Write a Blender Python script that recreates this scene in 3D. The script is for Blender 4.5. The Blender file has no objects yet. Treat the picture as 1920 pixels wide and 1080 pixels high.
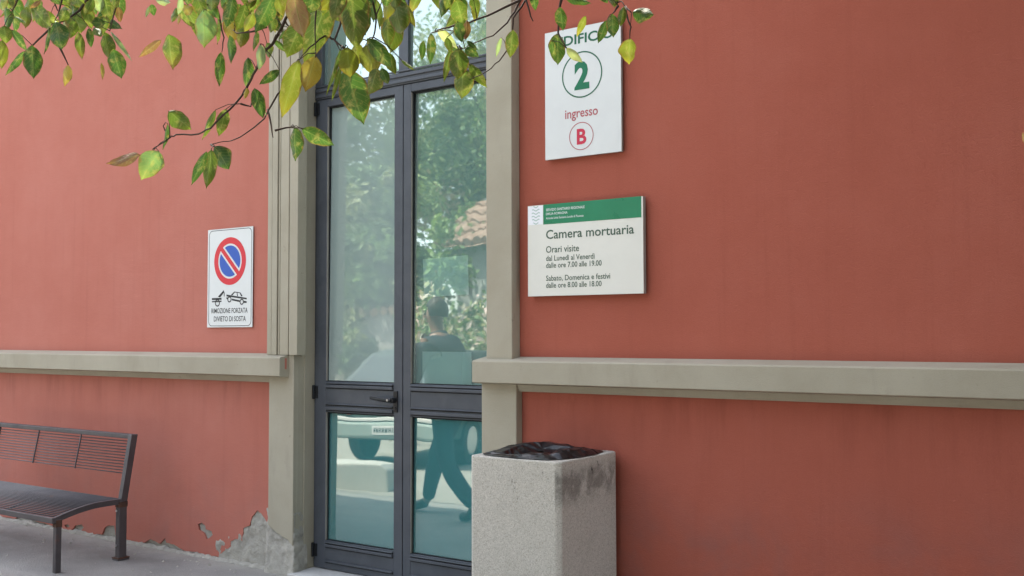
import bpy, bmesh, math, random
import numpy as np
from mathutils import Vector, Matrix, noise
from mathutils.geometry import tessellate_polygon
random.seed(7); np.random.seed(7)
R = math.radians
scene = bpy.context.scene
col = scene.collection

# ------------------------------------------------------------------ camera, sky, sun, exposure
F, YAW, PITCH, ROLL = 1921.4, 0.60824, 0.04438, -0.002586      # focal length in photo pixels, angles in radians
CAM = np.array([0.0, -4.7, 1.55])
_fw = np.array([-math.sin(YAW) * math.cos(PITCH), math.cos(YAW) * math.cos(PITCH), math.sin(PITCH)])
_rt = np.array([math.cos(YAW), math.sin(YAW), 0.0]); _up = np.cross(_rt, _fw)
_r2 = _rt * math.cos(ROLL) + _up * math.sin(ROLL); _u2 = -_rt * math.sin(ROLL) + _up * math.cos(ROLL)
cam = bpy.data.cameras.new('camera'); cam.sensor_width = 36; cam.lens = 36 * F / 1920
cam.clip_start = 0.02; cam.clip_end = 500
camo = bpy.data.objects.new('camera', cam); col.objects.link(camo)
camo.matrix_world = Matrix(((_r2[0], _u2[0], -_fw[0], CAM[0]), (_r2[1], _u2[1], -_fw[1], CAM[1]), (_r2[2], _u2[2], -_fw[2], CAM[2]), (0, 0, 0, 1)))
scene.camera = camo
SUN_EL, SUN_AZ = R(56), R(-46)        # azimuth measured from +Y (behind the building) towards +X
w = bpy.data.worlds.new('World'); scene.world = w; w.use_nodes = True
nt = w.node_tree; bg = nt.nodes['Background']
sky = nt.nodes.new('ShaderNodeTexSky'); sky.sky_type = 'NISHITA'; sky.sun_disc = False
sky.sun_elevation = SUN_EL; sky.sun_rotation = SUN_AZ; sky.dust_density = 2.5; sky.air_density = 1.0
hs_ = nt.nodes.new('ShaderNodeHueSaturation'); hs_.inputs['Saturation'].default_value = .5      # thin hazy cloud whitens the sky
nt.links.new(sky.outputs[0], hs_.inputs['Color']); nt.links.new(hs_.outputs[0], bg.inputs['Color']); bg.inputs['Strength'].default_value = 0.15
sl = bpy.data.lights.new('sun', 'SUN'); sl.energy = 2.5; sl.angle = R(0.5); sl.color = (1, 0.94, 0.84)
so = bpy.data.objects.new('sun', sl); col.objects.link(so)
_sd = Vector((math.sin(SUN_AZ) * math.cos(SUN_EL), math.cos(SUN_AZ) * math.cos(SUN_EL), math.sin(SUN_EL)))
so.rotation_euler = _sd.to_track_quat('Z', 'Y').to_euler(); so.location = (0, 0, 20)
vs = scene.view_settings
scene.display_settings.display_device = 'sRGB'
vs.view_transform = 'Standard'; vs.look = 'None'; vs.gamma = 1; vs.exposure = 2.42
scene.cycles.max_bounces = 10; scene.cycles.transparent_max_bounces = 12

def ray(px, py): return _fw + (px - 960) / F * _r2 + (540 - py) / F * _u2
def W(px, py, y=0.0):
    """world point on the vertical plane at depth y that a photo pixel measures"""
    d = ray(px, py); return Vector(CAM + d * ((y - CAM[1]) / d[1]))
def WZ(px, py, z):
    d = ray(px, py); return Vector(CAM + d * (z / (d @ _fw)))

# ------------------------------------------------------------------ materials
def mat(name, color=(.5, .5, .5), rough=.7, metal=0, spec=.3):
    m = bpy.data.materials.new(name); m.use_nodes = True
    b = m.node_tree.nodes['Principled BSDF']
    b.inputs['Base Color'].default_value = (*color, 1); b.inputs['Roughness'].default_value = rough
    b.inputs['Metallic'].default_value = metal; b.inputs['Specular IOR Level'].default_value = spec
    return m
class NT:
    def __init__(s, m): s.m = m; s.t = m.node_tree; s.b = s.t.nodes['Principled BSDF']
    def n(s, typ, **kw):
        x = s.t.nodes.new(typ)
        for k, v in kw.items(): setattr(x, k, v)
        return x
    def l(s, a, b): s.t.links.new(a, b)
    def coord(s): return s.n('ShaderNodeTexCoord').outputs['Object']
    def mapping(s, src, scale=(1, 1, 1), loc=(0, 0, 0)):
        m = s.n('ShaderNodeMapping'); m.inputs['Scale'].default_value = scale; m.inputs['Location'].default_value = loc
        s.l(src, m.inputs['Vector']); return m.outputs[0]
    def noise(s, src, scale, detail=4, rough=.55, dist=0):
        x = s.n('ShaderNodeTexNoise'); x.inputs['Scale'].default_value = scale; x.inputs['Detail'].default_value = detail
        x.inputs['Roughness'].default_value = rough; x.inputs['Distortion'].default_value = dist; s.l(src, x.inputs['Vector']); return x.outputs['Fac']
    def ramp(s, fac, stops):
        r = s.n('ShaderNodeValToRGB'); e = r.color_ramp.elements
        while len(e) < len(stops): e.new(0.5)
        for i, (p, c) in enumerate(stops):
            e[i].position = p; e[i].color = (*c, 1) if len(c) == 3 else c
        s.l(fac, r.inputs[0]); return r.outputs[0]
    def fr(s, fac, a, b):                                     # float map a..b -> 0..1 (smooth)
        r = s.n('ShaderNodeMapRange', interpolation_type='SMOOTHSTEP'); r.inputs[1].default_value = a; r.inputs[2].default_value = b
        s.l(fac, r.inputs[0]); return r.outputs[0]
    def mix(s, fac, a, b, blend='MIX'):
        x = s.n('ShaderNodeMix', data_type='RGBA', blend_type=blend)
        for inp, v in ((0, fac), (6, a), (7, b)):
            if hasattr(v, 'is_linked'): s.l(v, x.inputs[inp])
            elif inp == 0: x.inputs[0].default_value = v
            else: x.inputs[inp].default_value = (*v, 1)
        return x.outputs[2]
    def math(s, op, a, b=0.0):
        x = s.n('ShaderNodeMath', operation=op)
        for i, v in enumerate((a, b)):
            if hasattr(v, 'is_linked'): s.l(v, x.inputs[i])
            else: x.inputs[i].default_value = v
        return x.outputs[0]
    def sep(s, src): x = s.n('ShaderNodeSeparateXYZ'); s.l(src, x.inputs[0]); return x.outputs
    def base(s, c): s.l(c, s.b.inputs['Base Color'])
    def bump(s, h, strength=.3, dist=.01):
        b = s.n('ShaderNodeBump'); b.inputs['Strength'].default_value = strength; b.inputs['Distance'].default_value = dist
        s.l(h, b.inputs['Height']); s.l(b.outputs[0], s.b.inputs['Normal'])

def plaster_red(name, c0, c1, c2, grey, blot):
    m = mat(name, rough=.92, spec=.15); t = NT(m); c = t.coord()
    big = t.noise(c, .9, 4, .6); med = t.noise(c, 5, 5, .6); fine = t.noise(c, 160, 3, .7)
    a = t.ramp(t.math('ADD', t.math('MULTIPLY', big, .7), t.math('MULTIPLY', med, .3)), [(.3, c0), (.5, c1), (.7, c2)])
    dark = tuple(x * .72 for x in c0)
    a = t.mix(t.math('MULTIPLY', t.fr(fine, .35, .75), .25), a, dark)
    z = t.sep(c)[2]                                                  # damp, dirty plaster of the lower metre, grey blotches
    low = t.fr(z, .98, .12)
    bl = t.noise(t.mapping(c, (1, 1, 1), (3.1, 0, 1.7)), 2.3, 6, .62, .4)
    a = t.mix(t.math('MULTIPLY', t.math('MULTIPLY', t.fr(bl, .42, .72), low), blot), a, grey)
    st = t.noise(t.mapping(c, (11, 11, .45)), 1.6, 5, .65)           # faint rain streaks
    a = t.mix(t.math('MULTIPLY', t.fr(st, .5, .8), .22), a, dark)
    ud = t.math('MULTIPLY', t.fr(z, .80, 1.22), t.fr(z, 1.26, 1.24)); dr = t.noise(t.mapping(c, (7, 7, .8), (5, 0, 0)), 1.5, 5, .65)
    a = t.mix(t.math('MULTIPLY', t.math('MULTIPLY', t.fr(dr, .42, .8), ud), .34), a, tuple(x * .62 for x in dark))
    sp = t.noise(c, 23, 5, .75); a = t.mix(t.math('MULTIPLY', t.fr(sp, .66, .74), .3), a, tuple(min(1, x * 1.35 + .03) for x in c2))
    t.base(a)
    tro = t.noise(t.mapping(c, (1, 1, 1.6)), 7, 5, .55, .8)          # trowel relief
    t.bump(t.math('ADD', t.math('ADD', fine, t.math('MULTIPLY', t.noise(c, 38, 4, .6), .9)), t.math('MULTIPLY', tro, .7)), .36, .006)
    return m
def stucco_trim(name='grey_trim', ca=(.405, .37, .285), cb=(.355, .32, .24)):
    m = mat(name, rough=.9, spec=.15); t = NT(m); c = t.coord()
    n1 = t.noise(c, 2.2, 6, .62, .3); fine = t.noise(c, 210, 3, .7); n3 = t.noise(t.mapping(c, (6, 6, 1.2)), 2.0, 5, .6)
    a = t.mix(t.fr(n1, .3, .75), ca, cb)
    a = t.mix(t.math('MULTIPLY', t.fr(n3, .55, .8), .35), a, (.27, .245, .19))
    a = t.mix(t.math('MULTIPLY', t.fr(fine, .5, .8), .16), a, (.2, .18, .14))
    ch = t.noise(c, 15, 6, .75); a = t.mix(t.math('MULTIPLY', t.fr(ch, .63, .70), .4), a, tuple(x * .6 for x in cb))
    t.base(a); t.bump(t.math('ADD', t.math('ADD', fine, t.math('MULTIPLY', ch, -1.2)), t.math('MULTIPLY', t.noise(c, 30, 4), .9)), .34, .006)
    return m
def bare_plaster():
    m = mat('bare_grey_plaster', rough=.95, spec=.1); t = NT(m); c = t.coord()
    n1 = t.noise(c, 9, 7, .65, .5); n2 = t.noise(c, 60, 5, .7)
    a = t.ramp(n1, [(.25, (.27, .255, .215)), (.5, (.385, .365, .315)), (.75, (.47, .44, .37))])
    a = t.mix(t.math('MULTIPLY', t.fr(n2, .5, .75), .4), a, (.22, .205, .18))
    t.base(a); t.bump(t.math('ADD', n1, t.math('MULTIPLY', n2, .4)), .8, .02)
    return m
def asphalt():
    m = mat('asphalt', rough=.95, spec=.2); t = NT(m); c = t.coord()
    n1 = t.noise(c, 1.3, 6, .6, .3); n2 = t.noise(c, 120, 3, .8); n3 = t.noise(c, 14, 5, .6)
    a = t.ramp(n1, [(.3, (.24, .232, .216)), (.55, (.315, .303, .282)), (.75, (.385, .368, .338))])
    a = t.mix(t.math('MULTIPLY', t.fr(n2, .45, .72), .6), a, (.12, .116, .112))
    n4 = t.noise(c, 60, 5, .75); a = t.mix(t.math('MULTIPLY', t.fr(n4, .60, .70), .5), a, (.46, .45, .42))
    a = t.mix(t.math('MULTIPLY', t.fr(n3, .55, .75), .25), a, (.38, .365, .335))
    y = t.sep(c)[1]                                                  # dusty lighter strip along the foot of the wall
    dn = t.noise(c, 7, 5, .65)
    dust = t.fr(t.math('ADD', y, t.math('MULTIPLY', dn, .28)), -.12, .16)
    a = t.mix(t.math('MULTIPLY', dust, .7), a, (.42, .395, .34))
    t.base(a); t.bump(t.math('ADD', t.math('ADD', n2, n3), n4), .8, .008)
    return m
def concrete_bin():
    m = mat('washed_concrete', rough=.92, spec=.15); t = NT(m); c = t.coord()
    v = t.n('ShaderNodeTexVoronoi'); v.inputs['Scale'].default_value = 230; t.l(c, v.inputs['Vector'])
    g = t.n('ShaderNodeRGBToBW'); t.l(v.outputs['Color'], g.inputs[0])
    a = t.ramp(g.outputs[0], [(.1, (.37, .345, .29)), (.4, (.47, .445, .385)), (.7, (.52, .49, .425)), (.95, (.60, .57, .50))])
    n1 = t.noise(c, 5, 6, .65, .4); a = t.mix(t.math('MULTIPLY', t.fr(n1, .45, .75), .35), a, (.35, .325, .27))
    x, y, z = t.sep(c)[0:3]
    # soot smears: only on the side face (x > .24), high up
    s1 = t.noise(t.mapping(c, (1, 1, 1), (0, 4, 0)), 9, 6, .68, .6); s2 = t.noise(t.mapping(c, (1, 1, .5), (2, 0, 0)), 30, 5, .75)
    band = t.math('MULTIPLY', t.fr(z, .70, .80), t.fr(z, .925, .86)); side = t.fr(x, .235, .245)
    smear = t.math('MULTIPLY', t.math('MULTIPLY', t.fr(s1, .33, .58), band), side)
    a = t.mix(t.math('MULTIPLY', smear, .55), a, (.055, .05, .043))
    blots = t.math('MULTIPLY', t.math('MULTIPLY', t.fr(s2, .58, .66), t.fr(s1, .44, .6)), t.fr(z, .62, .80))
    a = t.mix(t.math('MULTIPLY', blots, .85), a, (.035, .033, .03))
    # one round burn mark on the front face
    vm = t.n('ShaderNodeVectorMath', operation='DISTANCE'); t.l(c, vm.inputs[0]); vm.inputs[1].default_value = (.0, -.265, .845)
    a = t.mix(t.math('MULTIPLY', t.fr(vm.outputs['Value'], .016, .006), .8), a, (.06, .055, .05))
    t.base(a); t.bump(t.math('ADD', g.outputs[0], n1), .5, .004)
    return m
def painted(name, c1, c2, rough=.45, rust=0.0, metal=0, spec=.4, scale=6):
    m = mat(name, rough=rough, metal=metal, spec=spec); t = NT(m); c = t.coord()
    n = t.noise(c, scale, 6, .65, .3); a = t.mix(t.fr(n, .35, .7), c1, c2)
    if rust: a = t.mix(t.math('MULTIPLY', t.fr(t.noise(c, 9, 6, .7), .58, .7), rust), a, (.16, .06, .03))
    t.base(a); t.l(t.math('ADD', t.math('MULTIPLY', n, .3), rough - .15), t.b.inputs['Roughness'])
    t.bump(t.noise(c, 70, 3), .06, .003)
    return m
M = {}
M['red'] = plaster_red('bleached_red_plaster', (.438, .147, .106), (.466, .166, .123), (.493, .188, .144), (.30, .16, .14), .36)  # lighter copy of the red for the better lit left wall
M['red_fresh'] = plaster_red('red_plaster', (.36, .098, .063), (.386, .109, .072), (.41, .124, .085), (.215, .115, .105), .75); M['trim'] = stucco_trim(); M['bare'] = bare_plaster(); M['asphalt'] = asphalt(); M['bin'] = concrete_bin()  # darker copy for the right wall: falloff of light painted in
M['bench'] = painted('brown_grey_paint', (.075, .064, .066), (.058, .05, .052), .5, .35)
M['rust'] = painted('rusty_metal', (.10, .052, .035), (.06, .04, .034), .8, .6, spec=.2)
M['door'] = painted('slate_grey_paint', (.074, .082, .095), (.058, .065, .076), .42, spec=.45)
M['black'] = mat('black_plastic', (.012, .012, .013), .35, spec=.5)
M['gasket'] = mat('black_gasket', (.01, .011, .012), .7)
M['chrome'] = mat('steel', (.6, .6, .6), .3, 1)
M['marble'] = stucco_trim('pale_stone', (.52, .51, .48), (.42, .41, .38))
def sign_white(name, a, b, rough=.35):
    return painted(name, a, b, rough, spec=.4, scale=3)
M['sign_white'] = sign_white('sign_white', (.69, .71, .685), (.66, .675, .65))
M['sign_cream'] = sign_white('sign_cream', (.72, .71, .635), (.69, .68, .605))
M['sign_paper'] = sign_white('sign_tile', (.82, .83, .85), (.8, .81, .83))
M['alu'] = painted('brushed_edge', (.30, .28, .25), (.25, .23, .2), .5)
M['green'] = sign_white('sign_green', (.018, .20, .095), (.022, .23, .11), .3)
M['dgreen'] = mat('sign_dark_green', (.018, .12, .06), .5); M['mgreen'] = mat('sign_mid_green', (.012, .16, .075), .5)
M['dgrey'] = mat('sign_dark_grey', (.065, .11, .075), .5); M['lred'] = mat('sign_red_letter', (.55, .035, .07), .5)
M['red_sign'] = mat('sign_red', (.62, .035, .045), .4); M['blue_sign'] = mat('sign_blue', (.035, .10, .42), .4)
M['ink'] = mat('sign_black', (.02, .02, .022), .5); M['white_ink'] = mat('sign_white_ink', (.75, .8, .76), .5); M['thin_red'] = mat('sign_thin_red', (.42, .10, .11), .5)
M['logo'] = mat('sign_pale_green', (.42, .55, .48), .5)

def glass_mat(name, tint, gloss, film=None, ff=0.0):
    m = bpy.data.materials.new(name); m.use_nodes = True; t = m.node_tree; t.nodes.clear()
    o = t.nodes.new('ShaderNodeOutputMaterial'); mx = t.nodes.new('ShaderNodeMixShader'); tr = t.nodes.new('ShaderNodeBsdfTransparent')
    gl = t.nodes.new('ShaderNodeBsdfGlossy'); gl.inputs['Roughness'].default_value = .02; gl.inputs['Color'].default_value = (.88, .95, .90, 1)
    tr.inputs['Color'].default_value = (*tint, 1)
    lw = t.nodes.new('ShaderNodeLayerWeight'); lw.inputs['Blend'].default_value = .25
    mr = t.nodes.new('ShaderNodeMapRange'); mr.inputs[3].default_value = gloss; mr.inputs[4].default_value = min(1, gloss + .5)
    t.links.new(lw.outputs['Fresnel'], mr.inputs[0]); t.links.new(mr.outputs[0], mx.inputs[0])
    # slightly wavy panes
    tc = t.nodes.new('ShaderNodeTexCoord'); ns = t.nodes.new('ShaderNodeTexNoise'); ns.inputs['Scale'].default_value = 3.0; ns.inputs['Detail'].default_value = 1
    bp = t.nodes.new('ShaderNodeBump'); bp.inputs['Strength'].default_value = .05; bp.inputs['Distance'].default_value = .02
    t.links.new(tc.outputs['Object'], ns.inputs['Vector']); t.links.new(ns.outputs['Fac'], bp.inputs['Height']); t.links.new(bp.outputs[0], gl.inputs['Normal'])
    body = tr.outputs[0]
    if film:                                                    # translucent self-adhesive film on the pane
        df = t.nodes.new('ShaderNodeBsdfDiffuse'); df.inputs['Color'].default_value = (*film, 1); m2 = t.nodes.new('ShaderNodeMixShader'); m2.inputs[0].default_value = ff
        t.links.new(tr.outputs[0], m2.inputs[1]); t.links.new(df.outputs[0], m2.inputs[2]); body = m2.outputs[0]
    t.links.new(body, mx.inputs[1]); t.links.new(gl.outputs[0], mx.inputs[2]); t.links.new(mx.outputs[0], o.inputs[0])
    return m
M['glass'] = glass_mat('reflective_teal_glass', (.70, .95, .92), .36, (.42, .58, .52), .34)
M['glass_low'] = glass_mat('lower_teal_glass', (.40, .84, .84), .30, (.12, .38, .385), .5)
M['glass_film'] = glass_mat('glass_with_pale_film', (.76, .92, .90), .30, (.48, .60, .57), .6)
M['blind_pale'] = stucco_trim('pale_blind', (.74, .75, .73), (.70, .72, .70))
M['blind_teal'] = stucco_trim('teal_blind', (.24, .40, .39), (.21, .36, .36))
M['paper'] = mat('white_paper', (.86, .88, .86), .8)

def leaf_mat(name, translucency=.45, attr=True, c=(.07, .13, .03), gloss=.22):
    m = mat(name, c, .52, spec=gloss); t = NT(m); nodes = t.t.nodes; out = nodes['Material Output']
    tl = t.n('ShaderNodeBsdfTranslucent'); mx = t.n('ShaderNodeMixShader'); mx.inputs[0].default_value = translucency
    co = t.coord()
    if attr:
        a = t.n('ShaderNodeAttribute'); a.attribute_name = 'leaf_colour'; cc = a.outputs['Color']
        sp = t.noise(co, 55, 4, .7, .5); cc = t.mix(t.math('MULTIPLY', t.fr(sp, .50, .68), .6), cc, (.36, .30, .12))
        lp = t.n('ShaderNodeAttribute'); lp.attribute_name = 'leaf_pos'; px_ = t.sep(lp.outputs['Vector'])
        ph_ = t.math('MULTIPLY', t.math('SUBTRACT', px_[0], t.math('MULTIPLY', t.math('ABSOLUTE', px_[1]), .22)), 52.0)
        side_v = t.fr(t.math('SINE', ph_), .80, 1.0); mid_v = t.fr(t.math('ABSOLUTE', px_[1]), .10, .03); vein = t.math('MAXIMUM', t.math('MULTIPLY', side_v, .6), mid_v)
        cc = t.mix(t.math('MULTIPLY', vein, .35), cc, (.30, .34, .12))
        cc = t.mix(t.math('MULTIPLY', t.fr(t.math('ADD', t.math('ABSOLUTE', px_[1]), t.math('MULTIPLY', t.noise(co, 40, 4, .7), 1.1)), 1.35, 1.6), .7), cc, (.22, .11, .04))
        cc = t.mix(t.math('MULTIPLY', t.fr(t.noise(co, 120, 3, .7), .62, .74), .5), cc, (.20, .09, .035))
    else:
        oi = t.n('ShaderNodeAttribute'); oi.attribute_name = 'leaf_colour'; cc = oi.outputs['Color']
    t.base(cc); t.l(t.mix(1.0, cc, (.88, 1.0, .5), 'MULTIPLY'), tl.inputs['Color'])
    if attr: t.bump(t.math('ADD', t.math('MULTIPLY', t.noise(co, 140, 3), .5), vein), .4, .0025)
    t.l(t.b.outputs[0], mx.inputs[1]); t.l(tl.outputs[0], mx.inputs[2]); t.l(mx.outputs[0], out.inputs[0])
    return m
M['leaf'] = leaf_mat('autumn_leaf', .31); M['far_leaf'] = leaf_mat('far_leaf', .3, False)
def bark(name, a, b):
    m = mat(name, rough=.9, spec=.15); t = NT(m); c = t.coord()
    n = t.noise(t.mapping(c, (1, 1, .25)), 40, 5, .65); t.base(t.mix(n, a, b)); t.bump(n, .5, .005); return m
M['bark'] = bark('bark', (.07, .05, .04), (.15, .115, .09)); M['twig'] = bark('twig_bark', (.045, .03, .025), (.085, .06, .048))

# ------------------------------------------------------------------ mesh helpers
class MB:
    def __init__(s): s.v = []; s.f = []; s.mi = []
    def add(s, vs, fs, mi=0):
        o = len(s.v); s.v += [tuple(p) for p in vs]; s.f += [tuple(i + o for i in f) for f in fs]; s.mi += [mi] * len(fs); return s
    def box(s, x0, x1, y0, y1, z0, z1, mi=0):
        v = [(x, y, z) for x in (x0, x1) for y in (y0, y1) for z in (z0, z1)]
        return s.add(v, [(0, 1, 3, 2), (4, 6, 7, 5), (0, 4, 5, 1), (2, 3, 7, 6), (0, 2, 6, 4), (1, 5, 7, 3)], mi)
    def extrude(s, loop, vec, mi=0):                            # loop of 3-D points (convex or concave), closed prism
        n = len(loop); a = [Vector(p) for p in loop]; b = [p + Vector(vec) for p in a]
        tris = tessellate_polygon([a])
        fs = [tuple(t) for t in tris] + [tuple(i + n for i in reversed(t)) for t in tris]
        fs += [(i, (i + 1) % n, (i + 1) % n + n, i + n) for i in range(n)]
        return s.add(a + b, fs, mi)
    def tube(s, pts, rad, seg=8, mi=0, cap=True):
        pts = [Vector(p) for p in pts]; n = len(pts); rad = rad if hasattr(rad, '__len__') else [rad] * n
        o = len(s.v); ref = None
        for i, p in enumerate(pts):
            d = (pts[min(i + 1, n - 1)] - pts[max(i - 1, 0)]).normalized()
            if ref is None: ref = d.orthogonal().normalized()
            ref = (ref - d * ref.dot(d)); ref = ref.normalized() if ref.length > 1e-6 else d.orthogonal().normalized()
            b = d.cross(ref)
            for k in range(seg):
                a = 2 * math.pi * k / seg; s.v.append(tuple(p + (ref * math.cos(a) + b * math.sin(a)) * rad[i]))
        for i in range(n - 1):
            for k in range(seg):
                s.f.append((o + i * seg + k, o + i * seg + (k + 1) % seg, o + (i + 1) * seg + (k + 1) % seg, o + (i + 1) * seg + k)); s.mi.append(mi)
        if cap:
            s.f.append(tuple(o + k for k in reversed(range(seg)))); s.f.append(tuple(o + (n - 1) * seg + k for k in range(seg))); s.mi += [mi, mi]
        return s
    def build(s, name, mats, parent=None, smooth=False, bevel=0, loc=None, seg=2, angle=40):
        me = bpy.data.meshes.new(name); me.from_pydata(s.v, [], s.f)
        for m in (mats if isinstance(mats, (list, tuple)) else [mats]): me.materials.append(m)
        me.polygons.foreach_set('material_index', s.mi)
        bm = bmesh.new(); bm.from_mesh(me); bmesh.ops.recalc_face_normals(bm, faces=bm.faces); bm.to_mesh(me); bm.free()
        if smooth: me.polygons.foreach_set('use_smooth', [True] * len(me.polygons))
        me.update(); o = bpy.data.objects.new(name, me); col.objects.link(o)
        if parent: o.parent = parent
        if loc is not None: o.location = loc
        if bevel:
            b = o.modifiers.new('bevel', 'BEVEL'); b.width = bevel; b.segments = seg; b.limit_method = 'ANGLE'; b.angle_limit = R(angle)
        return o
def thing(name, label, cat, loc=(0, 0, 0), rot=0, group=None, kind=None):
    o = bpy.data.objects.new(name, None); col.objects.link(o); o.empty_display_size = .1
    o.location = loc; o.rotation_euler = (0, 0, rot); return tag(o, label, cat, group, kind)
def tag(o, label=None, cat=None, group=None, kind=None):
    if label: o['label'] = label
    if cat: o['category'] = cat
    if group: o['group'] = group
    if kind: o['kind'] = kind
    return o

# ------------------------------------------------------------------ ground
g = MB(); N = 60
g.add([(-90, -90, 0), (60, -90, 0), (60, 40, 0), (-90, 40, 0)], [(0, 1, 2, 3)])
M['yard'] = stucco_trim('pale_yard_concrete', (.30, .285, .25), (.25, .235, .205))
gy = MB(); gy.add([(-60, -40, .004), (-2.2, -40, .004), (-2.2, -2.75, .004), (-60, -2.75, .004)], [(0, 1, 2, 3)])
tag(gy.build('yard', M['yard']), 'pale concrete yard lying in the sun beyond the asphalt strip', 'yard', kind='structure')
tag(g.build('ground', M['asphalt']), 'grey worn asphalt pavement in front of the red building', 'ground', kind='structure')

# ------------------------------------------------------------------ the building
H_B = 5.15                                                       # wall height (its edge throws the shadow on the yard)
bld = thing('building', 'red plastered building with grey trim and a tall slate grey glazed door', 'building', (0, 0, 0))
XL, XR = -22.0, 11.0
PU, PL, PR = .08, .06, .14                                       # how far upper pilaster, lower pilaster and string course stand proud
GD = .11                                                         # depth of the door frame behind the wall face
ul0, ul1 = W(498, 600, -PU).x, W(557, 600, -PU).x
ll0, ll1 = W(504, 800, -PL).x, W(550, 800, -PL).x
ur0, ur1 = W(912, 640, -PU).x, W(960, 640, -PU).x
lr0, lr1 = W(903, 780, -PL).x, W(968, 780, -PL).x
Z_RT, Z_RB = 1.402, 1.279                         # string course: top at the wall, bottom of its face
Z_RF = Z_RB + .123
DX = lambda p: W(p, 700, GD).x
fx0, mid = DX(588.5), DX(755)
OPX0, OPX1 = ll1, lr0                                            # the door opening
Z_TOP = 4.35
T = .0125                                                        # thickness of the red coat over grey plaster
# red coat, upper walls
u = MB()
u.box(XL, ul0 + .04, 0, T, Z_RB - .03, H_B)
u.box(ul0 + .04, ur1 - .04, 0, T, Z_TOP, H_B)
u.build('upper_wall', M['red'], bld)
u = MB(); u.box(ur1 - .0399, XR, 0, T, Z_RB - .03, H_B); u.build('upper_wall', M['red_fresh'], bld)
# lower left wall: bottom edge crumbled, holes where plaster fell off
def chain(pts, y): return [W(px, py, y) for px, py in pts]
def rough(pts, amp=.006, sub=4, seed=0):
    """subdivide a chain of points and make it ragged"""
    out = []
    for i in range(len(pts) - 1):
        a, b = pts[i], pts[i + 1]; L = (b - a).length; k = max(1, min(sub, int(L / .012)))
        for j in range(k):
            p = a.lerp(b, j / k)
            if j or i:
                q = noise.noise_vector(Vector((p.x * 60 + seed, p.z * 60, 3.3))); q2 = noise.noise_vector(Vector((p.x * 17 + seed, p.z * 17, 9.1)))
                p = p + Vector((q.x * amp + q2.x * amp, 0, q.z * amp + q2.z * amp))
            out.append(p)
    out.append(pts[-1]); return out
edge = [(0, 968), (28, 973), (31, 970), (35, 965), (46, 965), (55, 973), (90, 983), (134, 996), (140, 986), (153, 983), (157, 990), (149, 997), (170, 1000), (191, 1003), (196, 990), (204, 985),
        (214, 986), (217, 1006), (252, 1017), (271, 1018), (281, 1011), (291, 1014), (299, 1020), (309, 1009), (312, 1018), (326, 1020), (342, 1031), (365, 1035), (387, 1041), (409, 1044),
        (416, 1036), (432, 1025), (432, 1015), (443, 1011), (454, 1014), (456, 990), (468, 986), (473, 968), (483, 957), (489, 962), (495, 970), (503, 983)]
zr = W(490, 715, 0).z
pts = rough(chain(edge, 0), .0045, 5)
loop = [Vector((XL, 0, .0)), Vector((pts[0].x - .3, 0, .0))] + pts + [Vector((ll0 + .05, 0, pts[-1].z - .02)), Vector((ll0 + .05, 0, Z_RB - .03)), Vector((XL, 0, Z_RB - .03))]
h1 = rough(chain([(371, 983), (378, 980), (385, 986), (386, 993), (397, 996), (399, 1003), (393, 1009), (387, 1011), (382, 1000), (373, 993), (371, 983)], 0), .003, 3, 5)[:-1]
h2 = rough(chain([(120, 985), (127, 983), (131, 987), (124, 990), (120, 985)], 0), .002, 3, 2)[:-1]
flat = loop + h1 + h2
tris = tessellate_polygon([[p.xz.to_3d() for p in loop], [p.xz.to_3d() for p in h1], [p.xz.to_3d() for p in h2]])
m = MB(); m.add(flat, [tuple(t) for t in tris])
for lp in (loop, h1, h2):
    n = len(lp); m.add(lp + [p + Vector((0, T, 0)) for p in lp], [(i, (i + 1) % n, (i + 1) % n + n, i + n) for i in range(n)])
m.build('lower_wall', M['red'], bld)
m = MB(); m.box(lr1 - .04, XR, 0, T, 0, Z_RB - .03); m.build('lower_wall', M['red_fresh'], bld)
# grey plaster behind the red coat (shows where the coat is gone) and the mass of the walls
m = MB(); m.box(XL, OPX0, T + .002, .5, 0, H_B - .01); m.box(OPX1, XR, T + .002, .5, 0, H_B - .01); m.box(OPX0, OPX1, T + .002, .5, Z_TOP, H_B - .01)
m.build('bare_wall', M['bare'], bld)
m = MB(); m.box(XL, XR, .5, 9, 0, H_B - .02); m.box(XL - .1, XR + .1, -.04, 9.1, H_B, H_B + .12)
m.build('roof', M['trim'], bld)
# reveals of the opening (plastered), rear of the opening
m = MB(); m.box(OPX0 - .02, OPX0, -.0, .49, 0, Z_TOP); m.box(OPX1, OPX1 + .02, -.0, .49, 0, Z_TOP)
m.box(OPX0 - .05, fx0 - .001, -.0008, .49, Z_RT + .0, Z_TOP)
print('X', ul0, ul1, ll0, ll1, 'fx0', fx0, 'right', ur0, ur1, lr0, lr1)
m.box(OPX0 - .05, fx0 - .001, .03, .49, 0, Z_RT - .001); m.build('door_reveal', M['trim'], bld)
# left lower pilaster with its broken foot
pe = [(503, 984), (508, 990), (519, 1000), (526, 1003), (531, 1008), (540, 1012), (545, 1020), (550, 1026)]
pp = rough(chain(pe, -PL), .004, 4, 9); pp[0].x = ll0; pp[-1].x = ll1
loop = pp + [Vector((ll1, -PL, Z_RT + .011)), Vector((ll0, -PL, Z_RT + .011))]
m = MB(); m.extrude(loop, (0, PL - .001, 0)); m.box(OPX0 - .018, OPX0 + .001, -PL + .03, GD, .13, Z_RT + .01)
m.build('pilaster', M['trim'], bld, bevel=.004)
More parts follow.
